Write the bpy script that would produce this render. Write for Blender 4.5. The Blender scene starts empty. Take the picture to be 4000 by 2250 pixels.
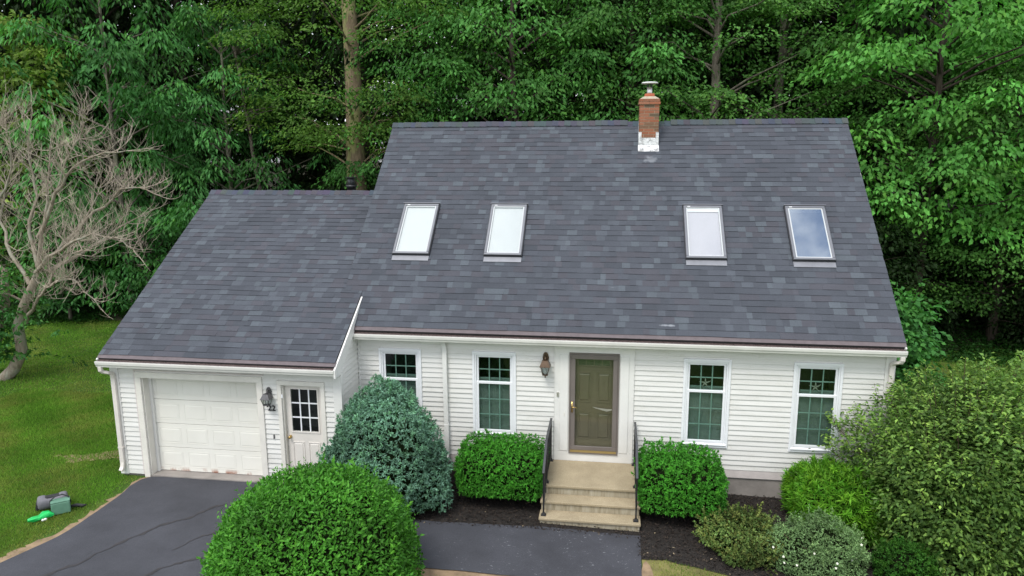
import bpy, math, random
import numpy as np
from mathutils import Vector, Matrix

# ------------------------------------------------------------------ camera, sky, sun, exposure
scene = bpy.context.scene
COL = scene.collection
CAM = np.array([0.1525, -13.3649, 6.4674])
YAW, PIT, ROL, FPX = 0.1398, -0.189, -0.0043, 2780.65

def make_camera():
    cd = bpy.data.cameras.new('camera')
    cam = bpy.data.objects.new('camera', cd)
    COL.objects.link(cam)
    cp, sp = math.cos(PIT), math.sin(PIT)
    fwd = Vector((-math.sin(YAW)*cp, math.cos(YAW)*cp, sp))
    right = Vector((math.cos(YAW), math.sin(YAW), 0))
    up = right.cross(fwd)
    r2 = math.cos(ROL)*right + math.sin(ROL)*up
    u2 = -math.sin(ROL)*right + math.cos(ROL)*up
    m = Matrix((r2, u2, -fwd)).transposed().to_4x4()
    m.translation = Vector(CAM)
    cam.matrix_world = m
    cd.sensor_width = 36
    cd.lens = FPX/4000*36
    cd.clip_start = 0.1
    cd.clip_end = 2000
    scene.camera = cam
make_camera()

SUN_EL, SUN_AZ = math.radians(58), math.radians(205)   # azimuth clockwise from +y (behind the camera, a little left)
def make_world():
    w = bpy.data.worlds.new('World'); scene.world = w; w.use_nodes = True
    nt = w.node_tree; nt.nodes.clear()
    out = nt.nodes.new('ShaderNodeOutputWorld'); bg = nt.nodes.new('ShaderNodeBackground')
    sky = nt.nodes.new('ShaderNodeTexSky'); sky.sky_type = 'NISHITA'; sky.sun_disc = False
    sky.sun_elevation = SUN_EL; sky.sun_rotation = SUN_AZ
    sky.air_density = 1.2; sky.dust_density = 1.5
    tc = nt.nodes.new('ShaderNodeTexCoord')
    nz = nt.nodes.new('ShaderNodeTexNoise'); nz.inputs['Scale'].default_value = 2.6; nz.inputs['Detail'].default_value = 6
    nz.inputs['Roughness'].default_value = 0.55
    rp = nt.nodes.new('ShaderNodeValToRGB')
    rp.color_ramp.elements[0].position = 0.38; rp.color_ramp.elements[0].color = (0.0, 0.0, 0.0, 1)
    rp.color_ramp.elements[1].position = 0.52; rp.color_ramp.elements[1].color = (1, 1, 1, 1)
    mx = nt.nodes.new('ShaderNodeMix'); mx.data_type = 'RGBA'
    L = nt.links.new
    mp = nt.nodes.new('ShaderNodeMapping'); mp.inputs['Location'].default_value = (-0.39, 0.68, 4.2)
    L(tc.outputs['Generated'], mp.inputs['Vector']); L(mp.outputs['Vector'], nz.inputs['Vector']); L(nz.outputs['Fac'], rp.inputs['Fac'])
    L(rp.outputs['Color'], mx.inputs[0]); L(sky.outputs['Color'], mx.inputs[6])
    mx.inputs[7].default_value = (9.0, 9.3, 9.8, 1)
    L(mx.outputs[2], bg.inputs['Color']); bg.inputs['Strength'].default_value = 0.1
    L(bg.outputs['Background'], out.inputs['Surface'])
make_world()

def make_sun():
    ld = bpy.data.lights.new('sun', 'SUN'); ld.energy = 1.45; ld.angle = math.radians(20); ld.color = (1.0, 0.97, 0.92)
    o = bpy.data.objects.new('sun', ld); COL.objects.link(o)
    d = Vector((math.sin(SUN_AZ)*math.cos(SUN_EL), math.cos(SUN_AZ)*math.cos(SUN_EL), math.sin(SUN_EL)))
    o.rotation_euler = d.to_track_quat('Z', 'Y').to_euler(); o.location = d*40
make_sun()
vs = scene.view_settings
vs.view_transform = 'Standard'; vs.look = 'None'; vs.gamma = 1; vs.use_curve_mapping = False
vs.exposure = 0.8
scene.cycles.max_bounces = 6; scene.cycles.diffuse_bounces = 3; scene.cycles.glossy_bounces = 3
scene.cycles.transmission_bounces = 4; scene.cycles.transparent_max_bounces = 8

# ------------------------------------------------------------------ materials
class NT:
    def __init__(s, name):
        s.m = bpy.data.materials.new(name); s.m.use_nodes = True
        s.t = s.m.node_tree; s.t.nodes.clear()
        s.out = s.t.nodes.new('ShaderNodeOutputMaterial')
    def n(s, typ, **kw):
        x = s.t.nodes.new('ShaderNode'+typ)
        for k, v in kw.items(): setattr(x, k, v)
        return x
    def l(s, a, b): s.t.links.new(a, b)
    def noise(s, vec, scale, detail=4, rough=0.55):
        x = s.n('TexNoise'); x.inputs['Scale'].default_value = scale; x.inputs['Detail'].default_value = detail
        x.inputs['Roughness'].default_value = rough
        if vec is not None: s.l(vec, x.inputs['Vector'])
        return x.outputs['Fac']
    def ramp(s, fac, stops):
        x = s.n('ValToRGB'); e = x.color_ramp.elements
        while len(e) < len(stops): e.new(0.5)
        for i, (p, c) in enumerate(stops):
            e[i].position = p
            e[i].color = (c, c, c, 1) if isinstance(c, (int, float)) else (*c, 1)
        s.l(fac, x.inputs['Fac']); return x.outputs['Color']
    def mix(s, fac, a, b, mode='MIX'):
        x = s.n('Mix', data_type='RGBA', blend_type=mode)
        for i, v in ((0, fac), (6, a), (7, b)):
            if isinstance(v, (int, float)): x.inputs[i].default_value = v if i == 0 else (v, v, v, 1)
            elif isinstance(v, tuple): x.inputs[i].default_value = (*v, 1)
            else: s.l(v, x.inputs[i])
        return x.outputs[2]
    def pos(s): return s.n('NewGeometry').outputs['Position']
    def mapped(s, vec, scale=(1, 1, 1), rot=(0, 0, 0)):
        x = s.n('Mapping'); x.inputs['Scale'].default_value = scale; x.inputs['Rotation'].default_value = rot
        s.l(vec, x.inputs['Vector']); return x.outputs['Vector']
    def bump(s, h, strength, dist):
        x = s.n('Bump'); x.inputs['Strength'].default_value = strength; x.inputs['Distance'].default_value = dist
        s.l(h, x.inputs['Height']); return x.outputs['Normal']
    def principled(s, col, rough=0.6, metal=0, normal=None, spec=0.5):
        b = s.n('BsdfPrincipled')
        if isinstance(col, tuple): b.inputs['Base Color'].default_value = (*col, 1)
        else: s.l(col, b.inputs['Base Color'])
        if isinstance(rough, (int, float)): b.inputs['Roughness'].default_value = rough
        else: s.l(rough, b.inputs['Roughness'])
        b.inputs['Metallic'].default_value = metal
        b.inputs['Specular IOR Level'].default_value = spec
        if normal is not None: s.l(normal, b.inputs['Normal'])
        return b.outputs['BSDF']
    def done(s, sh): s.l(sh, s.out.inputs['Surface']); return s.m

def mat_plain(name, col, rough=0.5, metal=0, var=0.12, scale=6, bump=0.0, spec=0.5, bscale=None):
    t = NT(name); p = t.pos()
    f = t.noise(p, scale, 5, 0.6)
    lo = tuple(c*(1-var) for c in col); hi = tuple(min(1, c*(1+var)) for c in col)
    c = t.ramp(f, [(0.3, lo), (0.7, hi)])
    nm = t.bump(t.noise(p, bscale or scale*12, 3), bump, 0.01) if bump else None
    return t.done(t.principled(c, rough, metal, nm, spec))

def mat_leaf(name, col, trans=0.35, rough=0.6, hue=(1.5, 1.1, 0.6), spec=0.14):
    """foliage: per-leaf tint attribute (r = brightness, g = yellowness)"""
    t = NT(name)
    at = t.n('Attribute', attribute_name='tint'); sep = t.n('SeparateColor'); t.l(at.outputs['Color'], sep.inputs['Color'])
    yel = tuple(min(1, c*h) for c, h in zip(col, hue))
    c = t.mix(sep.outputs['Green'], col, yel)
    c = t.mix(1.0, c, sep.outputs['Red'], 'MULTIPLY')
    d = t.principled(c, rough, 0, None, spec)
    tr = t.n('BsdfTranslucent'); t.l(t.mix(1.0, c, (0.95, 1.2, 0.55), 'MULTIPLY'), tr.inputs['Color'])
    ms = t.n('MixShader'); ms.inputs[0].default_value = trans
    t.l(d, ms.inputs[1]); t.l(tr.outputs[0], ms.inputs[2])
    return t.done(ms.outputs[0])

def mat_tint(name, rough=0.9, grain=140, gamp=0.35, stain=None, spec=0.25, bump=0.25):
    """colour from the mesh's own tint attribute with granule noise"""
    t = NT(name); p = t.pos()
    at = t.n('Attribute', attribute_name='tint')
    g = t.ramp(t.noise(p, grain, 2, 0.7), [(0.3, 1-gamp), (0.7, 1+gamp)])
    c = t.mix(1.0, at.outputs['Color'], g, 'MULTIPLY')
    w = t.ramp(t.noise(p, 0.9, 5, 0.6), [(0.3, 0.9), (0.7, 1.1)])
    c = t.mix(1.0, c, w, 'MULTIPLY')
    if stain: c = stain(t, p, c)
    return t.done(t.principled(c, rough, 0, t.bump(t.noise(p, grain, 2), bump, 0.004), spec))

def glass_mat(name, tint=(0.9, 0.95, 0.93), refl=0.035):
    t = NT(name)
    gl = t.n('BsdfGlossy'); gl.inputs['Roughness'].default_value = 0.02; gl.inputs['Color'].default_value = (0.95, 1, 1, 1)
    tr = t.n('BsdfTransparent'); tr.inputs['Color'].default_value = (*tint, 1)
    ge = t.n('NewGeometry'); dt = t.n('VectorMath', operation='DOT_PRODUCT'); t.l(ge.outputs['Normal'], dt.inputs[0]); t.l(ge.outputs['Incoming'], dt.inputs[1])
    ab = t.n('Math', operation='ABSOLUTE'); t.l(dt.outputs['Value'], ab.inputs[0])
    iv = t.n('Math', operation='SUBTRACT'); iv.inputs[0].default_value = 1.0; t.l(ab.outputs[0], iv.inputs[1])
    pw = t.n('Math', operation='POWER'); t.l(iv.outputs[0], pw.inputs[0]); pw.inputs[1].default_value = 5.0
    ad = t.n('Math', operation='MULTIPLY_ADD'); t.l(pw.outputs[0], ad.inputs[0]); ad.inputs[1].default_value = 0.9-refl; ad.inputs[2].default_value = refl
    ms = t.n('MixShader'); t.l(ad.outputs[0], ms.inputs[0]); t.l(tr.outputs[0], ms.inputs[1]); t.l(gl.outputs[0], ms.inputs[2])
    return t.done(ms.outputs[0])

M = {}
def mk_materials():
    # vinyl siding: off white with faint mildew low down on the boards
    t = NT('vinyl_siding'); p = t.pos()
    grime = t.ramp(t.noise(t.mapped(p, (1.2, 1.2, 5)), 1.6, 7, 0.7), [(0.48, 0.0), (0.76, 0.7)])
    fine = t.ramp(t.noise(p, 30, 4, 0.7), [(0.4, 0.2), (0.65, 1.0)])
    g = t.mix(1.0, grime, fine, 'MULTIPLY')
    base = t.ramp(t.noise(t.mapped(p, (0.5, 0.5, 9)), 1.0, 2), [(0.35, (0.66, 0.65, 0.62)), (0.65, (0.72, 0.71, 0.68))])
    c = t.mix(g, base, (0.46, 0.45, 0.38))
    M['siding'] = t.done(t.principled(c, 0.45, 0, None, 0.4))
    M['trim'] = mat_plain('white_trim', (0.74, 0.73, 0.70), 0.4, var=0.05, scale=3)
    M['trim_cream'] = mat_plain('cream_trim', (0.73, 0.70, 0.64), 0.5, var=0.07, scale=4)
    M['vinyl'] = mat_plain('white_window_vinyl', (0.80, 0.81, 0.83), 0.35, var=0.03, scale=3)
    M['gutter'] = mat_plain('gutter_aluminium', (0.74, 0.72, 0.68), 0.38, var=0.08, scale=2.2)
    M['downspout'] = mat_plain('downspout_aluminium', (0.70, 0.65, 0.60), 0.4, var=0.08, scale=2.5)
    M['skirt'] = mat_plain('skirt_board', (0.63, 0.57, 0.55), 0.5, var=0.07)
    M['concrete'] = mat_plain('foundation_concrete', (0.27, 0.245, 0.225), 0.9, var=0.22, scale=2.5, bump=0.4)
    def soot(t, p, c):
        s = t.ramp(t.noise(p, 1.1, 4), [(0.66, 0.0), (0.8, 0.3)])
        c = t.mix(s, c, (0.11, 0.115, 0.13))
        # chalky run-off below the chimney and two scuffs lower down
        for (cx, cy, cz), (rx, ry, rz), a in (((0.97, 3.28, 6.27), (0.36, 0.30, 0.30), 0.5), ((1.25, -0.02, 3.23), (0.34, 0.07, 0.07), 0.8), ((0.2, 0.62, 3.81), (0.16, 0.05, 0.05), 0.6), ((1.65, 3.36, 6.35), (0.1, 0.04, 0.04), 0.7)):
            mpn = t.n('Mapping', vector_type='POINT'); t.l(p, mpn.inputs['Vector'])
            mpn.inputs['Location'].default_value = (-cx/rx, -cy/ry, -cz/rz); mpn.inputs['Scale'].default_value = (1/rx, 1/ry, 1/rz)
            ln = t.n('VectorMath', operation='LENGTH'); t.l(mpn.outputs[0], ln.inputs[0])
            ad = t.n('Math', operation='MULTIPLY_ADD'); t.l(t.noise(p, 9, 5, .7), ad.inputs[0]); ad.inputs[1].default_value = 1.1; t.l(ln.outputs['Value'], ad.inputs[2])
            c = t.mix(t.ramp(ad.outputs[0], [(0.75, a), (1.4, 0.0)]), c, (0.26, 0.275, 0.30))
        return c
    M['shingle'] = mat_tint('asphalt_shingle', 0.92, 130, 0.30, soot)
    M['roof_deck'] = mat_plain('roof_deck', (0.05, 0.05, 0.055), 0.9)
    M['mauve'] = mat_plain('starter_edge', (0.125, 0.102, 0.108), 0.8, var=0.15, scale=8)
    t = NT('gutter_guard_mesh'); p = t.pos()
    v = t.n('TexVoronoi'); v.inputs['Scale'].default_value = 38; t.l(p, v.inputs['Vector'])
    c = t.ramp(v.outputs['Distance'], [(0.25, (0.02, 0.014, 0.014)), (0.5, (0.11, 0.08, 0.075))])
    M['guard'] = t.done(t.principled(c, 0.6))
    M['brick'] = mat_tint('chimney_brick', 0.9, 45, 0.2)
    M['mortar'] = mat_plain('mortar', (0.42, 0.36, 0.27), 0.95, var=0.15, scale=20, bump=0.3)
    M['flue'] = mat_plain('clay_flue', (0.42, 0.11, 0.055), 0.8, var=0.15)
    t = NT('sealed_flashing'); p = t.pos()
    c = t.ramp(t.noise(p, 9, 6, 0.7), [(0.36, (0.22, 0.22, 0.22)), (0.48, (0.62, 0.62, 0.63)), (0.6, (0.8, 0.8, 0.81))])
    M['flashing'] = t.done(t.principled(c, 0.45, 0, t.bump(t.noise(p, 22, 4), 0.8, 0.02)))
    M['steel'] = mat_plain('galvanised_steel', (0.62, 0.60, 0.57), 0.35, 0.8, var=0.15, scale=8)
    M['cap_white'] = mat_plain('cap_metal', (0.82, 0.82, 0.82), 0.35)
    M['black_metal'] = mat_plain('black_metal', (0.018, 0.018, 0.02), 0.42, 0.2, var=0.3)
    M['rail_top'] = mat_plain('rail_top_metal', (0.045, 0.047, 0.052), 0.4, 0.2, var=0.3)
    M['sky_frame'] = mat_plain('skylight_frame', (0.17, 0.175, 0.195), 0.45, 0.3, var=0.06)
    M['sky_gasket'] = mat_plain('skylight_gasket', (0.03, 0.03, 0.036), 0.5)
    M['sky_sheet'] = mat_plain('skylight_flashing', (0.22, 0.225, 0.25), 0.5, 0.3, var=0.1)
    M['inner_frame'] = mat_plain('skylight_inner_frame', (0.50, 0.52, 0.53), 0.5, var=0.03)
    M['blind'] = mat_plain('white_blind', (0.575, 0.575, 0.57), 0.7, var=0.02)
    M['blind_warm'] = mat_plain('warm_blind', (0.47, 0.44, 0.48), 0.7, var=0.02)
    M['glass'] = glass_mat('window_glass')
    M['sky_glass'] = glass_mat('skylight_glass', (0.95, 0.965, 0.965), 0.06)
    M['coated_glass'] = glass_mat('coated_skylight_glass', (0.5, 0.55, 0.6), 0.6)
    M['shade'] = mat_plain('cellular_shade', (0.115, 0.15, 0.13), 0.8, var=0.15, scale=3)  # green of the screen and reflected greenery put into the colour
    M['grille'] = mat_plain('window_grille', (0.20, 0.30, 0.265), 0.5, var=0.05)
    M['sill_wood'] = mat_plain('shade_rail', (0.10, 0.15, 0.13), 0.6)
    M['dark_room'] = mat_plain('dark_room', (0.012, 0.010, 0.009), 0.9)  # near-black colour stands for the unlit rooms behind the panes
    M['starfish'] = mat_plain('starfish', (0.20, 0.215, 0.17), 0.8)
    M['taupe'] = mat_plain('taupe_storm_door', (0.165, 0.142, 0.130), 0.4, var=0.12, scale=2)
    M['olive'] = mat_plain('olive_door_paint', (0.165, 0.120, 0.080), 0.45, var=0.1, scale=2)
    M['brass'] = mat_plain('brass', (0.60, 0.42, 0.16), 0.25, 0.9, var=0.1)
    M['kick'] = mat_plain('brass_kickplate', (0.36, 0.26, 0.10), 0.45, 0.3, var=0.1)
    t = NT('garage_door_paint'); p = t.pos()
    c = t.ramp(t.noise(p, 1.3, 4), [(0.35, (0.74, 0.725, 0.66)), (0.65, (0.79, 0.775, 0.71))])
    sx = t.n('SeparateXYZ'); t.l(p, sx.inputs[0])
    low = t.n('MapRange'); t.l(sx.outputs['Z'], low.inputs[0]); low.inputs[1].default_value = 0.16; low.inputs[2].default_value = 0.06
    rn = t.ramp(t.noise(t.mapped(p, (1, 1, 0.5)), 3.4, 5, 0.65), [(0.5, 0.0), (0.62, 1.0)])
    ru = t.n('Math', operation='MULTIPLY'); t.l(low.outputs[0], ru.inputs[0]); t.l(rn, ru.inputs[1])
    c = t.mix(ru.outputs[0], c, (0.30, 0.10, 0.045))
    M['garage_paint'] = t.done(t.principled(c, 0.45, 0, None, 0.4))
    M['entry_paint'] = mat_plain('entry_door_paint', (0.70, 0.66, 0.61), 0.45, var=0.04)
    M['lantern'] = mat_plain('lantern_bronze', (0.115, 0.075, 0.048), 0.4, 0.6, var=0.2, scale=30)
    M['lantern_grey'] = mat_plain('lantern_pewter', (0.12, 0.115, 0.12), 0.45, 0.5, var=0.2, scale=30)
    M['lantern_glass'] = glass_mat('lantern_glass', (0.75, 0.78, 0.75), 0.1)
    # precast aggregate steps
    t = NT('aggregate_concrete'); p = t.pos()
    a = t.ramp(t.noise(p, 90, 3, 0.8), [(0.3, (0.23, 0.18, 0.11)), (0.5, (0.36, 0.30, 0.20)), (0.7, (0.47, 0.41, 0.30))])
    b = t.ramp(t.noise(p, 2.6, 5, 0.6), [(0.3, (0.82, 0.80, 0.76)), (0.7, (1.1, 1.08, 1.05))])
    c = t.mix(1.0, a, b, 'MULTIPLY')
    M['aggregate'] = t.done(t.principled(c, 0.85, 0, t.bump(t.noise(p, 110, 3), 0.5, 0.006)))
    t = NT('riser_concrete'); p = t.pos()
    a = t.ramp(t.noise(t.mapped(p, (6, 6, 0.7)), 3, 6, 0.7), [(0.32, (0.18, 0.145, 0.085)), (0.5, (0.32, 0.28, 0.20)), (0.72, (0.42, 0.385, 0.30))])
    M['riser'] = t.done(t.principled(a, 0.9, 0, t.bump(t.noise(p, 60, 3), 0.4, 0.006)))
    # asphalt with tar-filled cracks and, on the walk, white scuffs
    def asphalt(name, flecks):
        t = NT(name); p = t.pos()
        a = t.ramp(t.noise(p, 120, 2, 0.8), [(0.3, (0.034, 0.0355, 0.043)), (0.7, (0.072, 0.074, 0.087))])
        b = t.ramp(t.noise(p, 0.8, 6, 0.65), [(0.3, 0.72), (0.7, 1.2)])
        c = t.mix(1.0, a, b, 'MULTIPLY')
        f = t.ramp(t.noise(t.mapped(p, (1, 2.2, 1), (0, 0, 0.5)), 15, 4, 0.7), [(flecks, 0.0), (flecks+0.04, 0.75)])
        f2 = t.ramp(t.noise(p, 1.6, 3), [(0.46, 0.0), (0.6, 1.0)])
        f = t.mix(1.0, f, f2, 'MULTIPLY')
        c = t.mix(f, c, (0.36, 0.38, 0.40))
        return t.done(t.principled(c, 0.82, 0, t.bump(t.noise(p, 140, 3), 0.45, 0.006), 0.35))
    M['asphalt'] = asphalt('driveway_asphalt', 0.72)
    M['asphalt_walk'] = asphalt('walk_asphalt', 0.63)
    M['tar'] = mat_plain('crack_filler', (0.030, 0.027, 0.030), 0.6, var=0.3, scale=8)
    t = NT('bark_mulch'); p = t.pos()
    a = t.ramp(t.noise(t.mapped(p, (1, 1.6, 1)), 42, 5, 0.75), [(0.3, (0.006, 0.005, 0.004)), (0.55, (0.022, 0.017, 0.014)), (0.78, (0.06, 0.045, 0.035))])
    M['mulch'] = t.done(t.principled(a, 0.95, 0, t.bump(t.noise(p, 40, 4), 1.0, 0.04)))
    M['chip'] = mat_tint('mulch_chip', 0.95, 60, 0.3)
    # lawn: patches of green, yellowed grass and bare soil
    t = NT('lawn_ground'); p = t.pos()
    g = t.ramp(t.noise(p, 0.55, 6, 0.65), [(0.28, (0.035, 0.085, 0.012)), (0.5, (0.065, 0.125, 0.017)), (0.72, (0.125, 0.14, 0.030))])
    s = t.ramp(t.noise(p, 0.8, 6, 0.7), [(0.62, 0.0), (0.72, 0.8)])
    c = t.mix(s, g, (0.17, 0.12, 0.065))
    fl = t.ramp(t.noise(p, 30, 4, 0.7), [(0.3, 0.6), (0.7, 1.3)])
    c = t.mix(1.0, c, fl, 'MULTIPLY')
    M['lawn'] = t.done(t.principled(c, 0.95, 0, t.bump(t.noise(p, 25, 4), 0.8, 0.05), 0.2))
    M['soil'] = mat_plain('bare_soil', (0.25, 0.175, 0.105), 0.95, var=0.35, scale=5, bump=0.7, bscale=40)
    M['straw'] = mat_plain('dry_grass_ground', (0.17, 0.155, 0.05), 0.95, var=0.35, scale=4, bump=0.6)
    M['litter'] = mat_plain('forest_floor', (0.035, 0.035, 0.016), 0.95, var=0.5, scale=1.5, bump=0.8)
    M['grass'] = mat_leaf('grass_blade', (0.135, 0.285, 0.032), 0.3, 0.7, (2.1, 1.05, 2.4), 0.2)
    # wood
    def bark(name, lo, hi, moss=None, rough=0.95):
        t = NT(name); p = t.pos()
        f = t.noise(t.mapped(p, (5, 5, 0.9)), 3.2, 6, 0.7)
        c = t.ramp(f, [(0.3, lo), (0.68, hi)])
        if moss:
            m = t.ramp(t.noise(t.mapped(p, (1, 1, 0.45)), 2.4, 5, 0.65), [(0.5, 0.0), (0.58, 0.9)])
            c = t.mix(m, c, moss)
        return t.done(t.principled(c, rough, 0, t.bump(f, 0.9, 0.05), 0.2))
    M['bark_oak'] = bark('oak_bark', (0.13, 0.095, 0.06), (0.33, 0.25, 0.165), (0.30, 0.29, 0.13))
    M['bark_grey'] = bark('grey_bark', (0.07, 0.06, 0.05), (0.21, 0.18, 0.145), (0.20, 0.20, 0.14))
    M['bark_dark'] = bark('dark_bark', (0.02, 0.016, 0.013), (0.075, 0.06, 0.046))
    M['bark_pale'] = bark('pale_weathered_bark', (0.17, 0.135, 0.10), (0.42, 0.36, 0.285), (0.36, 0.35, 0.28))
    M['twig'] = mat_plain('dry_twig', (0.40, 0.34, 0.27), 0.9, var=0.35, scale=2)
    M['twig_brown'] = mat_plain('brown_twig', (0.09, 0.06, 0.035), 0.9, var=0.3)
    # foliage
    M['lf_hickory'] = mat_leaf('hickory_leaf', (0.066, 0.205, 0.056))
    M['lf_oak'] = mat_leaf('oak_leaf', (0.100, 0.215, 0.040))
    M['lf_beech'] = mat_leaf('beech_leaf', (0.068, 0.205, 0.044))
    M['lf_maple'] = mat_leaf('maple_leaf', (0.072, 0.185, 0.040))
    M['lf_bass'] = mat_leaf('basswood_leaf', (0.094, 0.285, 0.055))
    M['lf_deep'] = mat_leaf('deep_shade_leaf', (0.014, 0.034, 0.009))  # leaf colour darkened to carry the shade deep in the wood
    M['lf_light'] = mat_leaf('sunlit_far_leaf', (0.150, 0.250, 0.050))  # sunlit look put into a paler leaf colour
    M['lf_vine'] = mat_leaf('vine_leaf', (0.060, 0.200, 0.050))
    M['lf_cover'] = mat_leaf('ground_cover_leaf', (0.022, 0.078, 0.014))
    M['lf_shrub'] = mat_leaf('rounded_shrub_leaf', (0.066, 0.225, 0.027), 0.25, 0.45, (1.5, 1.15, 0.7))
    M['lf_spruce'] = mat_leaf('blue_spruce_needle', (0.150, 0.285, 0.205), 0.1, 0.7, (0.8, 1.0, 0.6))
    M['lf_yew'] = mat_leaf('yew_needle', (0.060, 0.255, 0.026), 0.2, 0.55, (1.5, 1.15, 1.0))
    M['lf_laurel'] = mat_leaf('narrow_glossy_leaf', (0.092, 0.275, 0.024), 0.3, 0.45, (2.0, 1.25, 1.0))
    M['lf_azalea'] = mat_leaf('olive_small_leaf', (0.110, 0.185, 0.050), 0.25, 0.6, (1.7, 0.95, 0.9))
    M['lf_pot'] = mat_leaf('grey_green_leaf', (0.165, 0.275, 0.115), 0.25, 0.7, (1.2, 1.05, 0.9))
    M['lf_big'] = mat_leaf('hedge_shrub_leaf', (0.110, 0.215, 0.052), 0.3, 0.45, (2.3, 1.7, 1.2))
    M['lf_box'] = mat_leaf('boxwood_leaf', (0.035, 0.120, 0.018))
    M['petal'] = mat_plain('white_petal', (0.8, 0.8, 0.68), 0.6)
    M['core'] = mat_plain('shrub_inner_shade', (0.008, 0.012, 0.005), 1.0, var=0.4, spec=0.0)  # near-black, the shade inside a shrub put into an opaque core
    # things on the lawn
    M['bag_grey'] = mat_plain('grey_nylon', (0.15, 0.145, 0.165), 0.7, var=0.15, scale=15)
    M['bag_dark'] = mat_plain('dark_nylon', (0.022, 0.022, 0.025), 0.7, var=0.2, scale=15)
    M['cooler_green'] = mat_plain('sage_fabric', (0.11, 0.235, 0.165), 0.75, var=0.12, scale=10)
    M['poly_green'] = mat_plain('green_plastic_bag', (0.006, 0.46, 0.095), 0.35, var=0.25, scale=9)
    M['tissue'] = mat_plain('white_paper', (0.8, 0.8, 0.76), 0.8)
    M['far_roof'] = mat_plain('far_grey_roof', (0.27, 0.27, 0.28), 0.9, var=0.1)
    M['far_wall'] = mat_plain('far_white_wall', (0.72, 0.74, 0.78), 0.7, var=0.05)
    M['far_brick'] = mat_plain('far_brick', (0.30, 0.07, 0.035), 0.9, var=0.2)
mk_materials()

# ------------------------------------------------------------------ mesh helpers
def link(name, me, mat=None, parent=None, smooth=False):
    o = bpy.data.objects.new(name, me); COL.objects.link(o)
    if mat is not None and len(me.materials) == 0: me.materials.append(mat)
    if parent is not None: o.parent = parent
    if smooth:
        me.polygons.foreach_set('use_smooth', [True]*len(me.polygons))
    return o
def tag(o, label=None, cat=None, group=None, kind=None):
    if label: o['label'] = label
    if cat: o['category'] = cat
    if group: o['group'] = group
    if kind: o['kind'] = kind
    return o
def empty(name, loc=(0, 0, 0), rz=0.0):
    o = bpy.data.objects.new(name, None); COL.objects.link(o); o.location = loc; o.rotation_euler = (0, 0, rz)
    o.empty_display_size = 0.2
    return o

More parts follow.
